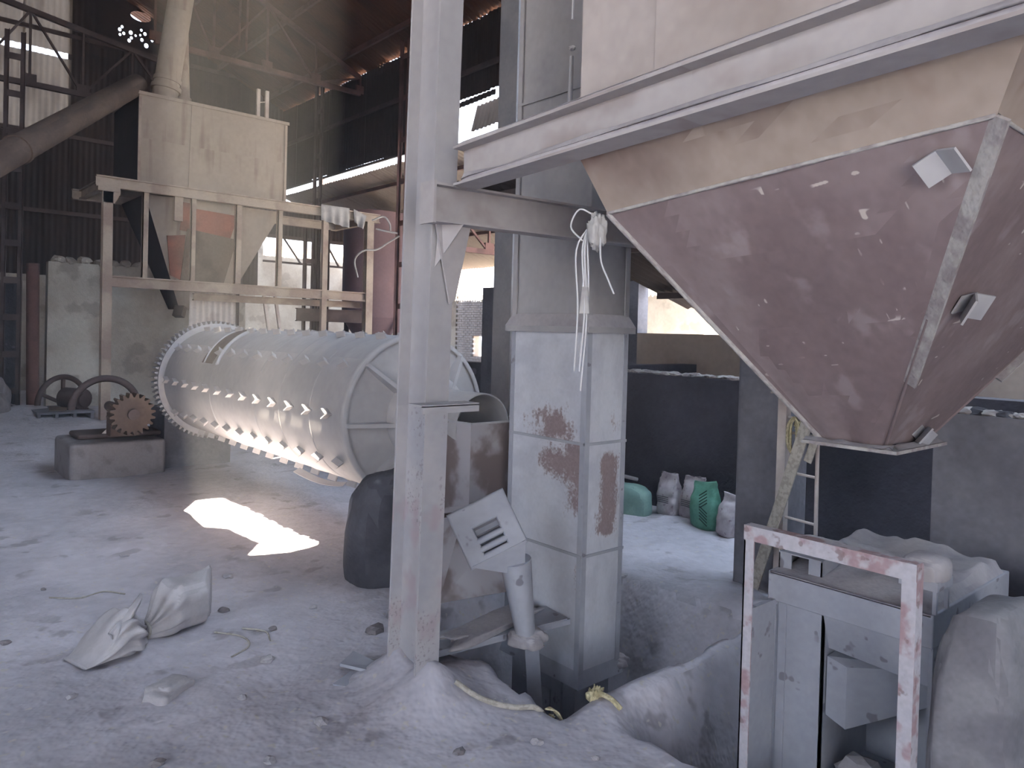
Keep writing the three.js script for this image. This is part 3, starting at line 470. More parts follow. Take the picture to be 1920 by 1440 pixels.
  part(t, 'torn_strip', sheet([[2.78, 0.52, -6.0], [2.98, 0.46, -5.5], [3.02, 0.49, -5.5], [2.84, 0.55, -6.0]], 0.004, 10, 2, (u) => -0.05 * sin(PI * u)), M.drum);
}
{ // concrete bearing pedestal and the bearing on it
  const t = thing('bearing_pedestal', 'dark rounded concrete pedestal carrying the ribbed end of the mill', 'pedestal', [3.1, 0, -4.42]);
  part(t, 'plinth', placed(blob(1.14, 0.78, 0.56, { seed: 17, amp: 0.06, pow: 0.62, seg: 44 }), 3.1, -0.03, -4.54), M.plaster);
  part(t, 'bearing_block', [rbox(2.87, 3.43, 0.5, 0.85, -4.44, -4.28, 0.02), new THREE.TorusGeometry(0.268, 0.034, 8, 30, PI).rotateZ(PI).translate(3.15, 1.11, -4.36)], M.pillar);
  const s = thing('bearing_stand', 'concrete stand under the far trunnion of the mill', 'pedestal', [3.15, 0, -9.8]);
  part(s, 'plinth', box(2.75, 3.55, -0.05, 0.72, -10.1, -9.5), M.pillar); part(s, 'bearing_block', rbox(2.9, 3.4, 0.72, 0.92, -9.95, -9.65, 0.02), M.darksteel);
}
{ // feed box under the spout and its chute
  const t = thing('feed_box', 'open-topped grey steel box catching the mill spout', 'chute', [3.18, 0.1, -3.95]);
  const m = mat('stained box steel', (u, v) => mixc([150, 146, 150], [104, 92, 90], sm(0.46, 0.66, fbm(u, v, 4, 5, 421))), { tile: 0.9, rough: 0.85 });
  part(t, 'front_plate', slab([[2.94, 0.62, -3.76], [3.46, 0.62, -3.76], [3.46, 1.16, -3.76], [2.94, 1.16, -3.76]], 0.006), m);
  part(t, 'side_plate', slab([[2.9, 0.5, -4.26], [2.94, 0.62, -3.76], [2.94, 1.16, -3.76], [2.9, 1.16, -4.26]], 0.006), m);
  part(t, 'side_plate', slab([[3.46, 0.62, -3.76], [3.46, 0.5, -4.24], [3.46, 1.16, -4.24], [3.46, 1.16, -3.76]], 0.006), m);
  part(t, 'rim', [strut([2.94, 1.163, -3.757], [3.46, 1.163, -3.757], 0.012, 0.012), strut([2.94, 1.163, -3.757], [2.9, 1.163, -4.26], 0.012, 0.012)], M.steel);
  part(t, 'chute_plate', slab([[2.62, 0.12, -3.62], [3.14, 0.12, -3.52], [3.46, 0.64, -3.762], [2.92, 0.64, -3.77]], 0.008), m);
  part(t, 'chute_plate', slab([[2.6, 0.1, -3.9], [2.62, 0.12, -3.62], [2.92, 0.64, -3.77], [2.88, 0.52, -4.26]], 0.008), m);
  part(t, 'edge_angle', strut([2.6, 0.62, -3.72], [2.95, 0.6, -3.74], 0.03, 0.02), M.darksteel);
}
{ // slotted hood leaning on the elevator
  const t = thing('slotted_hood', 'tilted grey box hood with three slots and a funnel neck leaning on the elevator', 'hood', [2.62, 0.06, -3.1]);
  const m = new THREE.Matrix4().makeRotationFromEuler(new THREE.Euler(-0.22, -39 * PI / 180, 27 * PI / 180, 'YXZ')).setPosition(2.53, 0.69, -3.06), put = (g) => g.applyMatrix4(m);
  const sh = new THREE.Shape([[-0.15, -0.13], [0.15, -0.13], [0.15, 0.15], [-0.15, 0.15]].map((a) => new THREE.Vector2(...a)));
  for (const [y, h] of [[-0.028, 0.082], [-0.072, 0.04], [-0.112, 0.036]]) sh.holes.push(new THREE.Path([[-0.08, y], [0.08, y], [0.08, y + h], [-0.08, y + h]].map((a) => new THREE.Vector2(...a))));
  const face = part(t, 'slotted_body', put(new THREE.ExtrudeGeometry(sh, { depth: 0.17, bevelEnabled: true, bevelSize: 0.014, bevelThickness: 0.016, bevelSegments: 3 }).translate(0, 0.01, -0.08)), M.machine);
  for (const [y, a] of [[0.02, 0.5], [-0.04, 0.5], [-0.082, 0.5]]) part(face, 'louvre', put(new THREE.BoxGeometry(0.13, 0.03, 0.005).rotateX(-a).translate(0, y, 0.02)), M.machine);
  const q = (x, y, z) => V(x, y, z).applyMatrix4(m), a = [[-0.155, -0.12, 0.11], [0.155, -0.12, 0.11], [0.155, -0.12, -0.09], [-0.155, -0.12, -0.09]].map((p) => q(...p)), b = [[-0.055, -0.21, 0.05], [0.055, -0.21, 0.05], [0.055, -0.21, -0.06], [-0.055, -0.21, -0.06]].map((p) => q(...p).add(V(0.05, 0, 0.02)));
  part(t, 'funnel', [0, 1, 2, 3].map((k) => slab([b[k], b[(k + 1) % 4], a[(k + 1) % 4], a[k]], 0.006)), M.machine);
  const n0 = b[0].clone().add(b[2]).multiplyScalar(0.5);
  part(t, 'neck', rod(n0.clone().add(V(0, 0.04, 0)), [n0.x + 0.09, 0.12, n0.z], 0.085, 20, 0.052), M.machine);
  part(t, 'dust_lump', placed(blob(0.2, 0.09, 0.16, { seed: 27, amp: 0.25 }), n0.x + 0.12, 0.06, n0.z), M.dustpile);
}
{
  const t = thing('ledge_channel', 'dusty steel channel bridging the pit below the slotted hood', 'channel', [2.62, 0.0, -3.22]);
  part(t, 'channel', [strut([2.2, 0.07, -3.28], [3.12, 0.1, -3.12], 0.22, 0.012), strut([2.2, 0.055, -3.18], [3.12, 0.085, -3.01], 0.012, 0.03)], M.machine);
  part(t, 'dust_layer', placed(blob(0.8, 0.05, 0.2, { seed: 37, amp: 0.2 }), 2.68, 0.09, -3.2, 0.17), M.dustpile);
  single('prop_plank', slab([[2.86, 0.02, -3.12], [2.93, 0.03, -3.08], [2.89, -0.62, -2.95], [2.82, -0.63, -2.99]], 0.02), M.machine, 'pale narrow plank propped upright in the pit beside the elevator', 'plank', [2.88, -0.6, -3.0]);
}

// ---------------------------------------------------------------- crusher and frame at the right
{
  const t = thing('angle_frame', 'upright angle-iron frame with chipped red and white paint in front of the crusher', 'frame', [2.8, -0.8, -1.35]);
  const y = 0.975;
  part(t, 'post', [box(2.78, 2.83, -0.8, y, -1.69, -1.683), box(2.78, 2.786, -0.8, y, -1.69, -1.645)], M.paint);
  part(t, 'post', [box(2.78, 2.786, -0.8, y, -1.065, -1.015), box(2.786, 2.84, -0.8, y, -1.022, -1.015)], M.paint);
  part(t, 'top_bar', [box(2.776, 2.784, y - 0.055, y, -1.69, -1.015), box(2.776, 2.83, y, y + 0.006, -1.69, -1.015)], M.paint);
}
{
  const t = thing('crusher', 'dust-covered box-shaped crusher with an open front bay behind the red and white frame', 'crusher', [3.45, -0.8, -1.35]);
  part(t, 'header', rbox(3.05, 3.95, 0.6, 0.73, -1.73, -1.05, 0.006), M.machine);
  part(t, 'dust_layer', sheet([[3.05, 0.73, -1.72], [3.05, 0.73, -1.06], [3.9, 0.73, -1.06], [3.9, 0.73, -1.72]], 0.01, 40, 30, (u, v) => 0.055 * sm(0, 0.3, v) * sm(0, 0.06, u) * sm(0, 0.06, 1 - u) * (0.2 + vn(u * 5, v * 4, 0, 431) + 0.4 * vn(u * 14, v * 10, 0, 433))), M.dustpile);
  part(t, 'top_box', [box(3.12, 3.4, 0.8, 0.806, -1.72, -1.52), box(3.12, 3.126, 0.73, 0.8, -1.72, -1.66), box(3.12, 3.126, 0.73, 0.8, -1.58, -1.52), box(3.12, 3.4, 0.73, 0.8, -1.526, -1.52), box(3.12, 3.4, 0.73, 0.8, -1.72, -1.714)], M.machine);
  part(t, 'dust_lump', placed(blob(0.24, 0.06, 0.2, { seed: 441, amp: 0.25 }), 3.28, 0.79, -1.62), M.dustpile);
  part(t, 'wing_panel', box(2.84, 3.07, -0.8, 0.6, -1.712, -1.702), M.machine); part(t, 'wing_cap', box(2.82, 3.07, 0.585, 0.61, -1.715, -1.69), M.machine);
  part(t, 'front_panel', box(3.07, 3.085, -0.8, 0.6, -1.7, -1.48), M.machine);
  part(t, 'front_rib', box(3.062, 3.07, -0.8, 0.6, -1.682, -1.645), M.machine);
  part(t, 'bay_wall', [box(3.52, 3.535, -0.8, 0.6, -1.48, -1.06), box(3.07, 3.52, -0.8, 0.6, -1.49, -1.48), box(3.07, 3.95, -0.8, 0.6, -1.07, -1.055)], M.machine);
  part(t, 'lintel', [slab([[3.075, 0.6, -1.48], [3.075, 0.6, -1.06], [3.13, 0.43, -1.06], [3.13, 0.45, -1.48]], 0.01)], M.machine);
  part(t, 'baffle', [slab([[3.1, 0.17, -1.475], [3.1, 0.14, -1.39], [3.1, 0.4, -1.39], [3.1, 0.42, -1.475]], 0.01), slab([[3.1, 0.14, -1.39], [3.36, 0.3, -1.08], [3.36, 0.42, -1.08], [3.1, 0.4, -1.39]], 0.01), slab([[3.1, 0.42, -1.475], [3.1, 0.4, -1.39], [3.36, 0.42, -1.08], [3.4, 0.43, -1.475]], 0.008)], M.machine);
  part(t, 'tray', [box(3.06, 3.5, -0.14, -0.125, -1.48, -1.07), box(3.06, 3.07, -0.17, -0.07, -1.5, -1.4)], M.machine);
  [[3.2, -1.36, 0.1], [3.14, -1.27, 0.06], [3.2, -1.16, 0.07], [3.12, -1.43, 0.05], [3.28, -1.14, 0.06]].forEach(([x, z, r], k) => part(t, 'lump', placed(rock(r, 450 + k, 1, 0.9, 1), x, -0.13 + r * 0.5, z, k), M.dustpile));
  const c = thing('cowl_stand', 'small four-legged stand with a domed dusty cowl beside the top corner of the frame', 'stand', [3.12, 0.73, -1.09]);
  for (const [x, z] of [[3.06, -1.17], [3.06, -1.06], [3.18, -1.17], [3.18, -1.06]]) part(c, 'leg', box(x, x + 0.014, 0.731, 0.83, z, z + 0.014), M.machine);
  part(c, 'rim', box(3.05, 3.205, 0.82, 0.855, -1.18, -1.04), M.machine);
  part(c, 'cowl', placed(blob(0.17, 0.095, 0.155, { seed: 461, amp: 0.06, pow: 0.6 }), 3.127, 0.845, -1.11), M.dustpile);
  single('covered_drum', placed(blob(0.62, 1.66, 0.3, { seed: 471, amp: 0.045, pow: 0.42, seg: 44, flatBottom: false }), 3.15, -0.87, -0.875), M.cover, 'tall rounded housing under grey dusty cover at the right edge of the crusher', 'housing', [3.17, -0.8, -0.86]);
  const h = thing('dust_cover', 'crumpled grey sheet heaped over machinery at the lower right corner', 'cover', [3.95, -0.8, -0.6]);
  part(h, 'sheet', sheet([[3.3, 0.28, -0.25], [4.7, 0.15, -0.4], [4.7, 0.55, -1.0], [3.75, 0.6, -0.85]], 0.012, 40, 30, (u, v) => 0.1 * vn(u * 5, v * 3, 0, 481) + 0.05 * vn(u * 13, v * 6, 0, 483) + 0.02 * sin(u * 40 + v * 6)), M.cover);
  part(h, 'sheet_skirt', sheet([[3.3, -0.8, -0.2], [4.7, -0.8, -0.35], [4.7, 0.2, -0.4], [3.3, 0.34, -0.25]], 0.012, 40, 12, (u) => 0.06 * sin(u * 30) * vn(u * 9, 0.2, 0, 485)), M.cover);
  single('power_cable', tube([[3.6, 0.68, -0.62], [3.48, 0.52, -0.4], [3.38, 0.38, -0.22], [3.36, 0.1, -0.16], [3.38, -0.2, -0.16], [3.37, -0.5, -0.16]], 0.006), M.black, 'thin black cable hanging down the crumpled grey cover', 'cable', [3.37, -0.5, -0.16]);
}
// ---------------------------------------------------------------- the bay behind on the right: pillar, ladder, sacks
{
  const t = thing('brick_pillar', 'square grey plastered pillar to the left of the white ladder', 'pillar', [4.85, 0, -2.74]);
  part(t, 'shaft', rbox(4.7, 5.0, -0.1, 3.3, -2.95, -2.56, 0.03), M.pillar);
  const l = thing('ladder', 'white steel ladder standing against the opening beside the pillar', 'ladder', [4.6, 0, -2.42]);
  part(l, 'rail', box(4.57, 4.63, -0.02, 1.4, -2.56, -2.5), M.pale); part(l, 'rail', rod([4.6, -0.02, -2.285], [4.6, 1.45, -2.3], 0.013, 8), M.pale);
  part(l, 'cap_plate', box(4.54, 4.66, 1.4, 1.412, -2.6, -2.44), M.pale);
  for (const y of [0.12, 0.36, 0.58, 0.88, 1.14, 1.24]) part(l, 'rung', rod([4.6, y + 0.01, -2.5], [4.6, y, -2.29], 0.009, 6), M.pale);
  single('belt', strut([4.5, 0.1, -2.66], [4.5, 1.27, -2.31], 0.012, 0.075, V(0, 0, 1)), M.dustrope, 'long pale canvas belt slanting across the ladder', 'belt', [4.5, 0.1, -2.66]);
  single('wooden_bar', strut([4.56, 0.98, -2.34], [4.52, 1.3, -2.22], 0.012, 0.05, V(0, 0, 1)), M.dustrope, 'short pale slat hanging beside the slanting belt', 'slat', [4.54, 1.0, -2.3]);
  const r = thing('rope_coil', 'hank of yellow rope hung near the top of the ladder', 'rope', [4.56, 1.0, -2.43]); part(r, 'loop', tube([[4.55, 1.2, -2.43], [4.585, 1.262, -2.43], [4.618, 1.25, -2.43], [4.6, 1.2, -2.43], [4.56, 1.18, -2.43]], 0.007, 5, 20), M.rope);
  for (let k = 0; k < 12; k++) { const a = 0.012 + 0.036 * hash(k, 1, 9), z = -2.43 + 0.004 * (k - 6); part(r, 'strand', tube([0, 1, 2, 3, 4, 5, 6, 7, 8].map((i) => [4.575 - 0.005 * k, 1.135 + (0.115 + 0.012 * hash(k, 3, 1)) * cos(i * PI / 4), z + a * sin(i * PI / 4)]), 0.006, 5, 30), M.rope); }
}
function standingSack(w, h, d, seed, ear = 0.6) {
  const nu = 40, nv = 22, pos = [], idx = [];
  for (let j = 0; j <= nv; j++) for (let i = 0; i < nu; i++) {
    const v = j / nv, a = i / nu * 2 * PI, e = (t, k) => Math.sign(t) * Math.abs(t) ** k;
    const belly = 1 + 0.1 * sin(PI * v * 0.9), ra = w / 2 * (v < 0.08 ? 0.82 + 0.18 * sm(0, 0.08, v) : 1) * lerp(belly, 0.8 + 0.25 * ear * v, v * v), rb = d / 2 * (v < 0.08 ? 0.8 + 0.2 * sm(0, 0.08, v) : 1) * lerp(1, 0.08, sm(0.55, 1, v));
    const n = 0.018 * (vn(i / nu * 9 + seed, v * 6, 0, seed) - 0.5) + 0.012 * (vn(i / nu * 20, v * 14 + seed, 0, seed + 2) - 0.5) * (0.4 + v);
    pos.push(e(cos(a), 0.7) * (ra + n), v * h * (1 + (v > 0.9 ? 0.08 * (vn(i / nu * 6, seed, 0, seed) - 0.4) : 0)), e(sin(a), 0.7) * (rb + n));
  }
  for (let j = 0; j < nv; j++) for (let i = 0; i < nu; i++) { const k = j * nu + i, l = j * nu + (i + 1) % nu; idx.push(k, k + nu, l, l, k + nu, l + nu); }
  const c = pos.length / 3; pos.push(0, 0, 0, 0, h * 0.98, 0); for (let i = 0; i < nu; i++) { idx.push(c, i, (i + 1) % nu, c + 1, nv * nu + (i + 1) % nu, nv * nu + i); }
  const g = new THREE.BufferGeometry(); g.setAttribute('position', new THREE.Float32BufferAttribute(pos, 3)); g.setIndex(idx); g.computeVertexNormals(); return g;
}
{
  const S = (label, m, w, h, d, x, z, turn, seed, lean = 0, print) => { const t = thing('sack', label, 'sack', [x, 0, z], 'full sacks standing along the dark wall'); const body = part(t, 'body', placed(standingSack(w, h, d, seed), x, 0.0, z, turn, 0, lean), m); if (print) part(body, 'printed_line', [0, 1, 2, 3].map((k) => placed(box(-w * 0.3, w * 0.3, 0.15 + k * 0.018, 0.155 + k * 0.018, d / 2 + 0.012, d / 2 + 0.018), x, 0, z, turn, 0, lean)), M.plaster, 'faded dark print'); return t; };
  const q = -PI / 2;
  S('white woven sack standing leftmost in the row against the dark wall', M.sack, 0.22, 0.42, 0.18, 5.98, -4.47, q, 501, 0, true);
  S('white woven sack standing between the leftmost sack and the green one', M.sack, 0.24, 0.43, 0.18, 6.02, -4.22, q, 507, -0.04, true);
  S('bright green woven sack with dark stripes standing between white sacks', M.greensack, 0.26, 0.44, 0.2, 5.86, -3.96, q, 513, 0.03);
  { const g = scene.children.at(-1).children[0], t = (y, a) => placed(new THREE.BoxGeometry(0.1, 0.008, 0.006).rotateZ(a).translate(0.05, y, 0.1 + 0.018), 5.86, 0, -3.96, q, 0, 0.03); for (let k = 0; k < 5; k++) { part(g, 'printed_stripe', t(0.24 + k * 0.028, 0.6), M.stripe); part(g, 'printed_stripe', t(0.2 - k * 0.028, -0.6), M.stripe); } }
  S('white sack leaning rightmost in the row beside the pillar', M.sack, 0.2, 0.38, 0.2, 5.82, -3.7, q, 521, -0.12);
  single('rolled_tarpaulin', [placed(blob(0.3, 0.3, 0.46, { seed: 531, amp: 0.05, pow: 0.7 }), 5.75, -0.01, -4.78, 0.3)], M.tealsack, 'bulging pale teal sheet bundle at the left end of the sack row', 'bundle', [5.75, 0, -4.78]);
  const b = thing('metal_trough', 'small grey folded metal trough lying behind the teal bundle', 'trough', [6.0, 0, -5.0]);
  part(b, 'trough', [slab([[5.85, 0.0, -5.4], [5.85, 0.0, -5.12], [5.95, 0.3, -5.2], [5.95, 0.36, -5.4]], 0.01), slab([[5.85, 0.0, -5.12], [6.18, 0.0, -5.12], [6.12, 0.3, -5.2], [5.95, 0.3, -5.2]], 0.01), rod([5.95, 0.31, -5.2], [6.2, 0.24, -5.05], 0.02, 8)], M.steel);
}
{ // cords at the hopper corner
  const t = thing('cord_bundle', 'tangle of white cords knotted at the hopper corner and hanging beside the elevator', 'cord', [2.24, 1.5, -2.14]);
  const R = rng(77), k = [2.25, 2.19, -2.13];
  part(t, 'knot', placed(blob(0.07, 0.1, 0.06, { seed: 541, amp: 0.35, f: 4, flatBottom: false }), k[0] + 0.02, 2.14, k[2] + 0.03), M.cloth);
  part(t, 'tag', sheet([[2.232, 1.84, -2.15], [2.25, 1.84, -2.11], [2.247, 1.95, -2.12], [2.235, 1.95, -2.14]], 0.006, 4, 4), M.cloth, 'grey cloth tag');
  for (const [dx, dz, y1, w] of [[-0.02, -0.03, 1.6, 0.004], [0, -0.015, 1.95, 0.005], [0.004, -0.012, 1.66, 0.004], [-0.008, -0.01, 1.6, 0.004], [0.0, -0.005, 1.52, 0.004], [0.01, 0.0, 1.76, 0.004]]) part(t, 'cord', tube([k, [k[0] + dx, 2.12, k[2] + dz - 0.01], [k[0] + dx + 0.006 * R(), lerp(2.12, y1, 0.5), k[2] + dz + 0.01 * R()], [k[0] + dx - 0.01, y1, k[2] + dz - 0.012 + 0.02 * R()]], w, 5, 18), M.cord);
  part(t, 'cord', tube([[2.24, 2.14, -2.15], [2.22, 2.2, -2.2], [2.23, 2.27, -2.16], [2.26, 2.25, -2.12]], 0.004, 5, 16), M.cord);
  part(t, 'cord', tube([[2.27, 2.16, -2.08], [2.27, 2.05, -2.07], [2.28, 1.98, -2.04], [2.285, 1.92, -2.01]], 0.004, 5, 14), M.cord);
}
// ---------------------------------------------------------------- on the floor
function lyingSack(p, q, prof, wrinkle, seed, n = 44, m = 52) {    // a filled sack lying along p -> q: prof(t) gives half width and half height, wrinkle(t) the depth of its pleats
  const P = A(p), Q = A(q), d = Q.clone().sub(P).normalize(), s = V(-d.z, 0, d.x), pos = [], idx = [], e = (v, k) => Math.sign(v) * Math.abs(v) ** k;
  for (let i = 0; i <= n; i++) {
    const t = i / n, c = P.clone().lerp(Q, t), [a, b, k = 0.8] = prof(t), w = wrinkle(t);
    for (let j = 0; j < m; j++) {
      const th = j / m * 2 * PI, r = 1 + w * (0.5 * sin(9 * th + seed + 2 * vn(t * 4, th, 0, seed)) + 0.9 * (vn(th * 2.2 + seed, t * 5, 0, seed + 3) - 0.5)) + 0.1 * (vn(th * 1.1, t * 3 + seed, 0, seed + 1) - 0.5);
      const x = e(cos(th), k) * a * r, y = Math.max(-0.012, b + e(sin(th), k) * b * r); pos.push(c.x + s.x * x, c.y + y, c.z + s.z * x);
    }
  }
  for (let i = 0; i < n; i++) for (let j = 0; j < m; j++) { const k = i * m + j, l = i * m + (j + 1) % m; idx.push(k, l, k + m, l, l + m, k + m); }
  for (const [i, f] of [[0, 1], [n, 0]]) { const c = pos.length / 3, o = i * m; let x = 0, y = 0, z = 0; for (let j = 0; j < m; j++) { x += pos[(o + j) * 3]; y += pos[(o + j) * 3 + 1]; z += pos[(o + j) * 3 + 2]; } pos.push(x / m, y / m, z / m); for (let j = 0; j < m; j++) f ? idx.push(c, o + (j + 1) % m, o + j) : idx.push(c, o + j, o + (j + 1) % m); }
  const g = new THREE.BufferGeometry(); g.setAttribute('position', new THREE.Float32BufferAttribute(pos, 3)); g.setIndex(idx); g.computeVertexNormals(); return g;
}
{
  const t = thing('plastic_sack', 'dusty stuffed plastic sack with a pinched neck lying on the floor', 'sack', [1.37, 0, -4.52]);
  part(t, 'body', lyingSack([1.2, 0, -4.43], [1.6, 0, -4.56], (u) => [lerp(0.035, 0.14, sm(0, 0.35, u)) * lerp(1, 0.12, sm(0.72, 1, u)), lerp(0.04, 0.135, sm(0, 0.4, u)) + 0.012 * sm(0.7, 1, u), 0.75], (u) => 0.3 * (1 - sm(0.05, 0.55, u)) + 0.05 + 0.06 * sm(0.85, 1, u), 3), M.dustsack);
  part(t, 'tie', new THREE.TorusGeometry(0.042, 0.009, 6, 18).rotateY(PI / 2 + 0.3).translate(1.205, 0.045, -4.432), M.dustrope);
  const s = thing('crumpled_sack', 'crumpled grey plastic sack with a folded-over mouth lying left of the pinched sack', 'sack', [1.0, 0, -4.32]);
  part(s, 'body', lyingSack([1.175, 0, -4.38], [0.83, 0, -4.28], (u) => [lerp(0.05, 0.15, sm(0, 0.3, u)) * lerp(1, 0.7, sm(0.6, 1, u)), lerp(0.055, 0.1, sm(0, 0.3, u)) * lerp(1, 0.08, sm(0.35, 1, u)), 0.85], (u) => 0.42 * (1 - sm(0.1, 0.8, u)) + 0.06, 11), M.dustsack);
  part(s, 'fold', sheet([[0.99, 0.06, -4.2], [1.14, 0.2, -4.34], [1.17, 0.27, -4.4], [0.98, 0.14, -4.26]], 0.02, 20, 10, (u, v) => 0.045 * sin(PI * v) * (0.6 + 0.5 * u) + 0.015 * sin(u * 11) + 0.02 * (vn(u * 6, v * 4, 0, 12) - 0.5)), M.dustsack);
  single('stone', placed(blob(0.2, 0.07, 0.15, { seed: 574, amp: 0.25, f: 1.6, pow: 0.45, seg: 18 }), 1.1, -0.01, -3.68, 0.6), M.dustpile, 'flat angular grey stone lying alone on the near floor', 'stone', [1.1, 0, -3.68]);
  single('brick_piece', placed(rock(0.06, 573, 1, 0.6, 0.8), 2.24, 0.02, -3.72, 0.3), M.rubble, 'small broken lump of brick left of the column', 'stone', [2.24, 0, -3.72]);
  single('steel_offcut', slab([[1.74, 0.025, -3.26], [1.9, 0.015, -3.02], [1.98, 0.03, -3.04], [1.86, 0.04, -3.3]], 0.02), M.machine, 'pale flat steel offcut lying at the foot of the column', 'plate', [1.86, 0, -3.15]);
  single('steel_offcut', slab([[1.82, 0.075, -3.34], [1.97, 0.06, -3.1], [2.0, 0.06, -3.2], [1.94, 0.08, -3.42]], 0.015), M.machine, 'dusty plate resting on top of the pale offcut by the column', 'plate', [1.9, 0.05, -3.25]);
  const R = rng(91), P = [[0.9, -3.1], [1.55, -3.0], [1.35, -3.4], [1.8, -4.1], [0.75, -3.9], [1.62, -3.75], [1.9, -2.45], [2.2, -2.3], [1.45, -2.6], [1.7, -4.6], [2.15, -4.3], [1.25, -2.85], [0.6, -4.8], [2.3, -2.05], [1.95, -5.2], [0.9, -5.6], [1.5, -6.1], [4.3, -3.6], [4.0, -4.2], [5.0, -4.4]];
  P.forEach(([x, z], k) => single('pebble', placed(rock(0.014 + 0.018 * R(), 580 + k, 1.3, 0.6, 1), x, floorHeight(x, z) + 0.006, z, R() * 3), k % 3 ? M.dustpile : M.rubble, 'small pebble or chip scattered on the dusty floor', 'pebble', [x, floorHeight(x, z), z], 'pebbles scattered on the floor'));
  [[[1.52, -4.25], [1.62, -4.1], [1.6, -3.95], [1.48, -3.88]], [[1.66, -4.2], [1.75, -4.1], [1.72, -3.95]], [[0.9, -5.4], [1.05, -5.3], [1.2, -5.35], [1.3, -5.25]]].forEach((l, k) => single('wire_scrap', tube(l.map(([x, z]) => [x, floorHeight(x, z) + 0.006, z]), 0.005, 5, 20), M.dustrope, ['bent piece of wire on the floor right of the sacks', 'short curl of wire beside the longer bent wire', 'thin dark wire scrap on the floor behind the sacks'][k], 'wire', [l[0][0], 0, l[0][1]]));
  const r = thing('floor_rope', 'yellow-white rope running from behind the column to the pit edge', 'rope', [2.3, 0, -2.65]);
  const rp = [[2.12, -2.78], [2.18, -2.7], [2.24, -2.62], [2.31, -2.55], [2.38, -2.5], [2.43, -2.47]];
  const rs = part(r, 'strand', tube(rp.map(([x, z]) => [x, floorHeight(x, z) + 0.012, z]), 0.014, 6, 30), M.dustrope); part(rs, 'frayed_end', placed(blob(0.07, 0.03, 0.05, { seed: 571, amp: 0.4, f: 5 }), 2.43, floorHeight(2.43, -2.47), -2.47), M.rope); for (let k = 0; k < 5; k++) part(rs, 'frayed_end', tube([[2.42, floorHeight(2.42, -2.475) + 0.012, -2.475], [2.45, 0.0, -2.455 + 0.012 * (k - 2)], [2.475, -0.02 - 0.01 * k, -2.44 + 0.02 * (k - 2)]], 0.005, 4, 8), M.rope);
  const e = thing('rope_end', 'frayed yellow rope end at the near corner of the pit', 'rope', [2.66, 0, -2.34]);
  const es = part(e, 'strand', tube([[2.66, floorHeight(2.66, -2.36) + 0.02, -2.36], [2.67, floorHeight(2.67, -2.29) + 0.014, -2.29], [2.68, floorHeight(2.68, -2.24) + 0.012, -2.24]], 0.013, 6, 14), M.rope); part(es, 'frayed_end', placed(blob(0.08, 0.05, 0.05, { seed: 572, amp: 0.45, f: 5 }), 2.655, floorHeight(2.655, -2.38), -2.38), M.rope); for (let k = 0; k < 6; k++) part(es, 'frayed_end', tube([[2.66, floorHeight(2.66, -2.36) + 0.02, -2.36], [2.645 + 0.008 * k, floorHeight(2.65, -2.38) + 0.03, -2.385], [2.625 + 0.014 * k, floorHeight(2.65, -2.38) + 0.02 + 0.012 * ((k * 3) % 5), -2.4 - 0.006 * (k % 3)]], 0.004, 4, 8), M.rope);
}

// ---------------------------------------------------------------- far machinery: mezzanine, bin, pipes, silo
{
  const t = thing('mezzanine_frame', 'dusty steel post-and-beam frame holding the tan bin at the back', 'frame', [6, 0, -15]);
  part(t, 'post', ibeam([3.31, -0.1, -15], [3.29, 4.18, -15], 0.16, 0.16, 0.02, 0.014, V(0, 0, 1)), M.frame); part(t, 'post_cap', [box(3.12, 3.48, 4.1, 4.18, -15.1, -14.9), slab([[3.2, 4.1, -14.92], [3.2, 3.9, -14.92], [3.4, 3.9, -14.92], [3.5, 4.1, -14.92]], 0.02)], M.frame);
  part(t, 'post', ibeam([8.66, -0.1, -15], [8.64, 4.18, -15], 0.17, 0.17, 0.02, 0.014, V(0, 0, 1)), M.frame); part(t, 'post', ibeam([8.6, -0.1, -17], [8.6, 4.18, -17], 0.16, 0.16, 0.02, 0.014), M.darksteel); part(t, 'post', ibeam([5.6, -0.1, -17], [5.6, 4.18, -17], 0.16, 0.16, 0.02, 0.014), M.darksteel); part(t, 'post', box(7.5, 7.62, -0.1, 4.18, -15.05, -14.95), M.frame);
  part(t, 'beam', ibeam([3.1, 4.28, -15], [8.9, 4.28, -15], 0.2, 0.12, 0.025, 0.02), M.frame); part(t, 'beam', ibeam([3.38, 2.5, -15], [8.6, 2.48, -15], 0.2, 0.12, 0.025, 0.02), M.frame); part(t, 'beam', ibeam([3.1, 4.28, -17], [8.9, 4.28, -17], 0.2, 0.12, 0.025, 0.02), M.frame); part(t, 'beam', ibeam([4.9, 2.3, -15.25], [8.6, 2.3, -15.25], 0.14, 0.12, 0.02, 0.02), M.frame); part(t, 'beam', ibeam([7.5, 2.05, -16.2], [9.3, 2.05, -16.2], 0.3, 0.12, 0.02, 0.02), M.darksteel);
  for (const x of [3.12, 8.7]) part(t, 'beam', ibeam([x + 0.15, 4.28, -17], [x + 0.15, 4.28, -15], 0.18, 0.12, 0.02, 0.02), M.frame);
  for (const [x, w] of [[3.94, 0.1], [4.8, 0.09], [5.68, 0.12], [6.55, 0.1]]) part(t, 'mullion', [box(x - w / 2, x + w / 2, 2.6, 4.18, -15.03, -15.0), box(x - w / 2, x - w / 2 + 0.015, 2.6, 4.18, -15.1, -15.0)], M.frame);
  part(t, 'bracket', box(4.45, 4.6, 3.72, 4.18, -15.06, -15.0), M.frame); part(t, 'brace', strut([6.6, 0.9, -15.3], [6.35, 2.4, -15.3], 0.06, 0.06), M.pale); part(t, 'brace', strut([6.85, 0.9, -15.3], [6.6, 2.4, -15.3], 0.06, 0.06), M.pale);
}
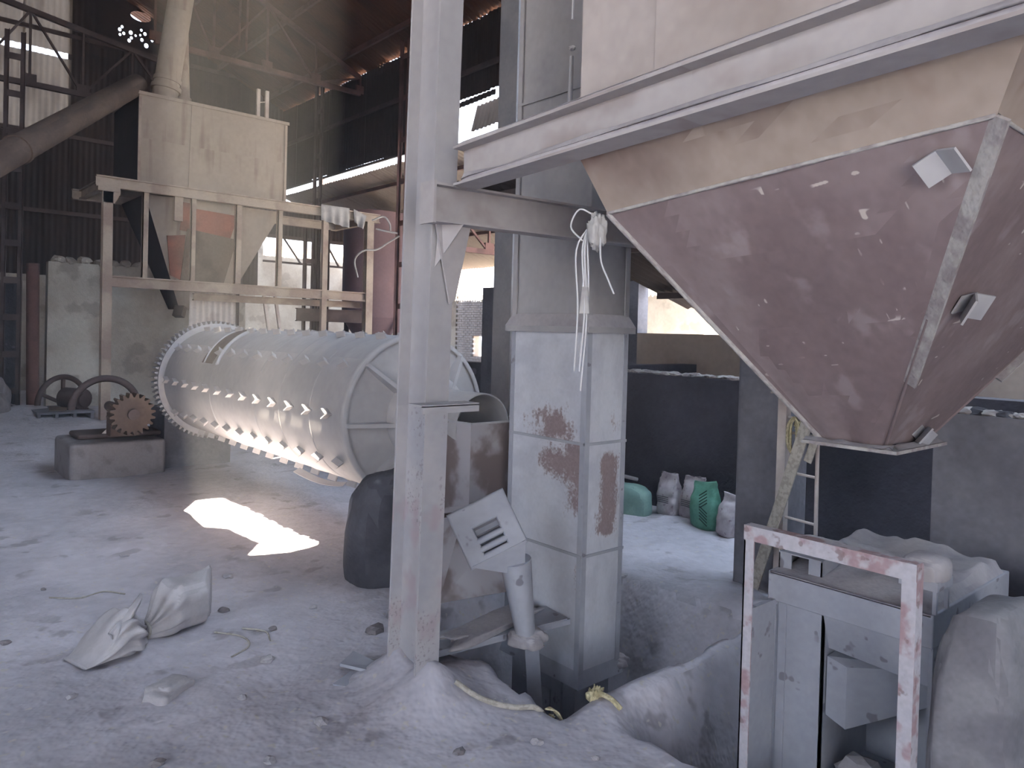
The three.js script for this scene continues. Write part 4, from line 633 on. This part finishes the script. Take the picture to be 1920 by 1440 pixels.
{
  const t = thing('storage_bin', 'large tan rectangular sheet-metal bin on the steel frame at the back left', 'bin', [5.25, 4.38, -16]);
  const x0 = 3.83, x1 = 6.67, y0 = 4.39, y1 = 6.04, z0 = -17.0, z1 = -15.1;
  const fp = part(t, 'front_plate', sheet([[x0, y0, z1], [x1, y0, z1], [x1, y1, z1], [x0, y1, z1]], 0.01, 24, 14, (u, v) => 0.02 * (vn(u * 7, v * 3, 0, 601) - 0.5)), M.tan);
  part(t, 'side_plate', box(x0, x0 + 0.01, y0, y1, z0, z1 - 0.01), M.rust, 'dark rusty side plate'); part(t, 'side_plate', box(x1 - 0.01, x1, y0, y1, z0, z1 - 0.01), M.tan); part(t, 'back_plate', box(x0, x1, y0, y1, z0 - 0.01, z0), M.tan);
  part(t, 'lid', [box(x0 - 0.05, x1 + 0.05, y1, y1 + 0.012, z0 - 0.05, z1 + 0.05), box(x0 - 0.05, x1 + 0.05, y1 - 0.05, y1, z1 + 0.035, z1 + 0.05)], M.tan);
  part(t, 'edge_angle', [strut([x0, y0, z1 + 0.01], [x0, y1 - 0.05, z1 + 0.01], 0.05, 0.012, V(0, 0, 1)), strut([x1, y0, z1 + 0.01], [x1, y1 - 0.05, z1 + 0.01], 0.05, 0.012, V(0, 0, 1))], M.frame);
  part(fp, 'seam', strut([4.72, y0, z1 + 0.012], [4.76, y1, z1 + 0.012], 0.015, 0.01, V(0, 0, 1)), M.tan);
  for (const x of [6.27, 6.46]) part(t, 'handrail_stub', box(x - 0.035, x + 0.035, y1, 6.78, -15.66, -15.6), M.pale);
  part(t, 'handrail_stub', strut([6.27, 6.5, -15.63], [6.46, 6.55, -15.63], 0.02, 0.02), M.pale);
  const c = (a) => a;
  const top = [[3.97, 4.18, -15.2], [6.66, 4.18, -15.2], [6.66, 4.18, -16.9], [3.97, 4.18, -16.9]], bot = [[4.72, 2.05, -15.5], [5.55, 2.05, -15.5], [5.55, 2.05, -16.2], [4.72, 2.05, -16.2]];
  const f = thing('bin_funnel', 'tapering funnel with red and brown patch plates below the tan bin', 'funnel', [5.15, 2.0, -15.8]);
  part(f, 'front_plate', slab([bot[0], bot[1], top[1], top[0]], 0.01), M.tan); part(f, 'side_plate', slab([bot[3], bot[0], top[0], top[3]], 0.01), M.rust, 'dark sloping side'); part(f, 'side_plate', slab([bot[1], bot[2], top[2], top[1]], 0.01), M.tan); part(f, 'back_plate', slab([bot[2], bot[3], top[3], top[2]], 0.01), M.tan);
  const on = (x, y, o = 0.02) => [x, y, lerp(-15.5, -15.2, (y - 2.05) / 2.13) + o];
  part(f, 'patch_plate', slab([on(4.62, 3.58, 0.05), on(5.6, 3.5, 0.05), on(5.75, 4.06, 0.03), on(4.66, 4.12, 0.03)], 0.012), M.redpatch, 'red primer patch plate');
  part(f, 'patch_plate', slab([on(4.68, 2.5, 0.05), on(5.5, 2.45, 0.05), on(5.72, 3.5, 0.09), on(4.75, 3.62, 0.09)], 0.012), M.patchplate, 'brown dusty patch plate');
  part(f, 'patch_plate', slab([on(4.5, 2.7, 0.03), on(4.7, 2.62, 0.03), on(4.74, 3.5, 0.03), on(4.4, 3.45, 0.03)], 0.012), M.redpatch, 'red primer strip');
  part(f, 'patch_plate', slab([on(4.86, 4.02, 0.06), on(5.66, 3.98, 0.06), on(5.68, 4.12, 0.06), on(4.86, 4.16, 0.06)], 0.012), M.tan);
  part(f, 'spout', strut([4.72, 2.1, -15.4], [4.66, 1.9, -15.35], 0.2, 0.12), M.rust);
  const s = thing('corrugated_panel', 'pale corrugated sheet hanging below the frame above the mill', 'sheet', [5.3, 1.4, -15.35]);
  for (let k = 0; k < 1; k++) { const o = new THREE.Mesh(corrugated(0.92, 1.1, 0.02, 0.115, 4), M.pale); o.name = 'sheet'; o.position.set(0.02, 0.5, 0); o.castShadow = o.receiveShadow = true; s.add(o); }
  const d = thing('draped_cloth', 'grey cloth hanging over the right end of the frame beam', 'cloth', [7.9, 4.0, -14.9]);
  part(d, 'cloth', sheet([[7.42, 4.08, -14.91], [8.1, 3.98, -14.91], [8.1, 4.42, -14.92], [7.42, 4.42, -14.92]], 0.01, 24, 8, (u, v) => 0.03 * sin(u * 22) * (1 - v)), M.cloth); part(d, 'cloth', sheet([[8.22, 4.12, -14.9], [8.42, 3.98, -14.88], [8.52, 4.3, -14.9], [8.2, 4.42, -14.92]], 0.01, 12, 8, (u, v) => 0.04 * sin(u * 9) * (1 - v)), M.cloth);
  [[[8.6, 4.2, -14.8], [8.85, 4.3, -14.7], [9.0, 4.15, -14.7], [9.02, 4.0, -14.7]], [[8.7, 4.02, -14.8], [8.9, 3.98, -14.7], [9.15, 3.95, -14.6]], [[8.3, 2.9, -14.85], [8.22, 3.3, -14.85], [8.4, 3.5, -14.8], [8.7, 3.55, -14.75], [9.0, 3.75, -14.7], [9.2, 3.9, -14.6]]].forEach((p, k) => single('loose_cable', tube(p, 0.022, 5, 24), M.cloth, ['short bent cable arching off the right end of the frame', 'straight cable stub below the arching cable', 'long cable sagging from the frame end post'][k], 'cable', p[0]));
}
{
  const P = (name, label, p, q, r, m, extra) => { const t = thing(name, label, 'pipe', p); part(t, 'pipe', rod(p, q, r, 22), m); for (const [s, R] of extra) { const c = V(...p).lerp(V(...q), s), d = V(...q).sub(V(...p)).normalize().multiplyScalar(0.04); part(t, 'collar', rod(c.clone().sub(d), c.clone().add(d), R, 22), m); } return t; };
  P('downpipe', 'thick pale pipe dropping from the roof into the tan bin', [4.33, 6.056, -15.4], [4.86, 10.0, -15.4], 0.23, M.tan, [[0.06, 0.27], [0.1, 0.25]]);
  P('downpipe', 'thinner pipe dropping into the bin behind the thick pipe', [4.78, 6.056, -15.85], [4.62, 10.1, -15.85], 0.17, M.frame, [[0.05, 0.2]]);
  P('transfer_pipe', 'long brown pipe slanting down from the bin towards the left', [0.6, 3.16, -10.9], [3.86, 6.27, -15.46], 0.19, M.pipebrown, [[0.3, 0.21]]);
}
function lattice(label, x, z, y0, y1, w, m, along = 'x', step = 0.75) {
  const t = thing('lattice_column', label, 'column', [x, y0, z]), o = along === 'x' ? [w / 2, 0] : [0, w / 2];
  for (const s of [-1, 1]) part(t, 'chord', angle([x + s * o[0], y0, z + s * o[1]], [x + s * o[0], y1, z + s * o[1]], 0.07, 0.012, V(0, 0, 1)), m);
  for (let y = y0 + 0.4; y < y1; y += step) part(t, 'batten', strut([x - o[0], y, z - o[1] + 0.04], [x + o[0], y, z + o[1] + 0.04], 0.012, 0.12), m);
  return t;
}
lattice('brown battened column just left of the big H column', 9.25, -14.6, 0, 8.4, 0.3, M.brown, 'z', 0.95);
lattice('dark battened column standing behind the tan bin at right', 9.25, -18.85, 0, 8.4, 0.34, M.darksteel, 'z', 1.2);
lattice('dark battened column at the far left beyond the rubble', 2.1, -16.9, 0, 7.2, 0.26, M.darksteel, 'x', 0.7);
lattice('small dark battened post above the mill near the corrugated panel', 6.35, -17.1, 0, 4.2, 0.24, M.darksteel, 'x', 0.9);
lattice('dark battened post right of the bin funnel against the bright wall', 8.35, -17.3, 0, 4.2, 0.3, M.darksteel, 'x', 1.0);
single('rusty_pipe_post', rod([2.5, -0.05, -17.0], [2.46, 2.85, -17.0], 0.11, 16), M.brown, 'rust-brown upright post at the left end of the whitewashed wall', 'post', [2.5, 0, -17.0]);
{
  const t = thing('silo_tank', 'tall pinkish cylindrical silo behind the right end of the frame', 'silo', [10.6, 0, -18.1]);
  const rr = 0.83; part(t, 'shell', new THREE.CylinderGeometry(rr, rr, 2.85, 48, 1, true).translate(10.6, 3.5, -18.1), M.silo); part(t, 'top', new THREE.CylinderGeometry(0.2, rr + 0.02, 0.12, 48).translate(10.6, 4.98, -18.1), M.silo);
  part(t, 'cone', new THREE.CylinderGeometry(rr, 0.25, 0.9, 40, 1, true).translate(10.6, 1.63, -18.1), M.silo); part(t, 'side_pipe', rod([10.6 + 0.3, 0.4, -17.25], [10.6 + 0.3, 4.9, -17.25], 0.07, 12), M.silo);
  for (const a of [0.6, 2.2, 3.8, 5.4]) part(t, 'leg', box(10.6 + 0.7 * cos(a) - 0.05, 10.6 + 0.7 * cos(a) + 0.05, -0.05, 2.3, -18.1 + 0.7 * sin(a) - 0.05, -18.1 + 0.7 * sin(a) + 0.05), M.darksteel);
}
{
  const t = thing('duct_column', 'grey square duct rising behind the beam near the elevator', 'duct', [7.2, 2.8, -8.2]);
  part(t, 'duct', [box(7.0, 7.35, 0, 8.9, -8.5, -8.1)], M.steel); part(t, 'joint_flange', box(6.97, 7.38, 4.35, 4.4, -8.53, -8.07), M.steel);
  const c = thing('hanging_cable', 'cable with a knot hanging down in front of the pale bin wall', 'cable', [2.6, 2.55, -2.6]);
  part(c, 'cable', tube([[2.62, 6, -2.62], [2.62, 4, -2.62], [2.615, 3.3, -2.62]], 0.006, 6, 12), M.cord); part(c, 'sleeve', rod([2.61, 2.6, -2.62], [2.615, 3.12, -2.62], 0.018, 8, 0.01), M.steel); part(c, 'knot', placed(rock(0.018, 611), 2.615, 3.16, -2.62), M.cloth);
}
// roof steel
function truss(name, label, z, x0, x1, yb, yt, n, m) {
  const t = thing(name, label, 'truss', [(x0 + x1) / 2, yb, z]);
  part(t, 'bottom_chord', strut([x0, yb, z], [x1, yb, z], 0.09, 0.11), m); part(t, 'top_chord', strut([x0, yt(x0), z], [x1, yt(x1), z], 0.09, 0.11), m);
  for (let k = 0; k <= n; k++) { const x = lerp(x0, x1, k / n), xn = lerp(x0, x1, (k + 1) / n); part(t, 'vertical', strut([x, yb, z], [x, yt(x), z], 0.045, 0.045), m); if (k < n) part(t, 'diagonal', k % 2 ? strut([x, yb, z], [xn, yt(xn), z], 0.045, 0.045) : strut([x, yt(x), z], [xn, yb, z], 0.045, 0.045), m); part(t, 'gusset_plate', box(x - 0.12, x + 0.12, yb, yb + 0.2, z - 0.035, z + 0.035), m); }
  return t;
}
truss('roof_truss', 'rusty roof truss above the right side of the tan bin', -17.1, 4.6, 9.5, 7.75, (x) => roofY(x) - 0.3, 4, M.brown);
truss('roof_truss', 'rusty roof truss over the left bay', -17.1, -5.9, 1.4, 8.0, (x) => roofY(x) - 0.3, 5, M.brown);
truss('lattice_girder', 'dark lattice girder crossing the upper left corner below the bright slit', -18.2, 0.6, 5.4, 6.6, (x) => 8.1 - (x - 2.5) * 0.16, 5, M.darksteel);
truss('lattice_girder', 'thin lattice girder under the lean-to roof seen right of the column', -13, 9.75, 12.9, 3.55, (x) => 4.25, 4, M.brown);
[[6.2, 0], [6.36, 1]].forEach(([x, k]) => single('hanging_rod', rod([x, 7.95 - 0.1 * k, -16.6], [x + 0.03, 9.7, -16.6], 0.025, 8), M.brown, ['longer of two thin rods hanging from the roof above the bin', 'shorter of two thin rods hanging from the roof above the bin'][1 - k], 'rod', [x, 7.9, -16.6]));
// left background
{
  const R = rng(101);
  const t = thing('rubble_heap', 'heap of grey rubble in the far left corner', 'rubble', [1.9, 0, -16.2]);
  part(t, 'mound', placed(blob(1.3, 0.8, 1.1, { seed: 621, amp: 0.25 }), 1.4, -0.05, -16.35), M.rubble);
  for (let k = 0; k < 60; k++) { const a = R() * 2 * PI, d = R() ** 0.6 * 0.65, h = 0.62 * (1 - d / 0.75); part(t, 'stone', placed(rock(0.05 + 0.08 * R(), 630 + k), 1.4 + d * cos(a), 0.05 + Math.max(0, h), -16.4 + d * sin(a), R() * 3), M.rubble); }
  const g = thing('old_pulley', 'dark spoked pulley wheel lying against the whitewashed wall', 'wheel', [2.85, 0.14, -16.1]);
  const w = (o) => o.rotateY(0.5).translate(2.85, 0.2, -16.15);
  part(g, 'rim', w(new THREE.TorusGeometry(0.5, 0.05, 8, 40, PI)), M.darksteel); part(g, 'hub', w(new THREE.CylinderGeometry(0.055, 0.055, 0.16, 16).rotateX(PI / 2)), M.darksteel); for (let k = 0; k < 3; k++) part(g, 'spoke', w(new THREE.BoxGeometry(0.44, 0.06, 0.04).translate(0.25, 0, 0).rotateZ(0.4 + k * 1.15)), M.darksteel);
  const m = thing('scrap_motor', 'dark round motor casing lying in front of the old pulley', 'motor', [3.0, 0.14, -15.6]);
  part(m, 'casing', rod([2.85, 0.335, -15.85], [3.05, 0.335, -15.45], 0.19, 20), M.darksteel); part(m, 'end_bell', rod([3.05, 0.32, -15.45], [3.08, 0.32, -15.39], 0.12, 18), M.darksteel); part(m, 'foot', box(2.8, 3.15, 0.141, 0.17, -15.8, -15.45), M.darksteel);
  single('scrap_plate', slab([[2.5, 0.16, -15.35], [2.76, 0.165, -15.25], [2.78, 0.2, -15.4], [2.53, 0.22, -15.55]], 0.015), M.patchplate, 'small pale plate leaning on the scrap motor', 'plate', [2.78, 0.14, -15.5]);
  const p = thing('block_plinth', 'low pale plinth with a row of dark square openings', 'plinth', [2.75, 0, -15.3]);
  part(p, 'top_slab', box(2.3, 3.2, 0.1, 0.14, -16.4, -15.2), M.pillar); for (const x of [2.31, 2.58, 2.86, 3.14]) part(p, 'block', box(x, x + 0.05, -0.05, 0.1, -16.4, -15.22), M.pillar);
  const q = thing('gear_plinth', 'low concrete block beneath the pinion left of the mill', 'plinth', [2.2, 0, -9.7]);
  part(q, 'block', rbox(1.72, 2.72, -0.05, 0.4, -10.2, -9.3, 0.05), M.rubble);
  single('dark_tray', rbox(1.85, 2.75, 0.4, 0.46, -10.1, -9.6, 0.03), M.darksteel, 'dark oily tray on the concrete block left of the mill', 'tray', [2.3, 0.4, -9.85]);
  single('paper_scrap', slab([[2.1, 0.46, -9.62], [2.22, 0.46, -9.58], [2.2, 0.56, -9.62]], 0.004), M.pale, 'small pale scrap standing on the dark tray', 'scrap', [2.15, 0.46, -9.6]);
  const n = thing('pinion_gear', 'rusty toothed pinion meshing low on the left of the mill ring', 'gear', [2.28, 0.46, -9.15]);
  const sh = new THREE.Shape(); for (let k = 0; k < 80; k++) { const a = k / 80 * 2 * PI, r = [0.19, 0.235, 0.235, 0.19][k % 4]; sh[k ? 'lineTo' : 'moveTo'](r * cos(a), r * sin(a)); }
  part(n, 'gear', new THREE.ExtrudeGeometry(sh, { depth: 0.16, bevelEnabled: false }).translate(2.26, 0.74, -9.1), M.pipebrown); part(n, 'shaft', rod([2.26, 0.74, -10.0], [2.26, 0.74, -8.9], 0.06, 14), M.darksteel); part(n, 'bearing_block', box(2.12, 2.42, 0.46, 0.72, -9.5, -9.3), M.patchplate); part(n, 'guard', new THREE.TorusGeometry(0.36, 0.04, 6, 24, PI).translate(2.2, 0.72, -9.9), M.darksteel);
}
renderer.render(scene, camera);
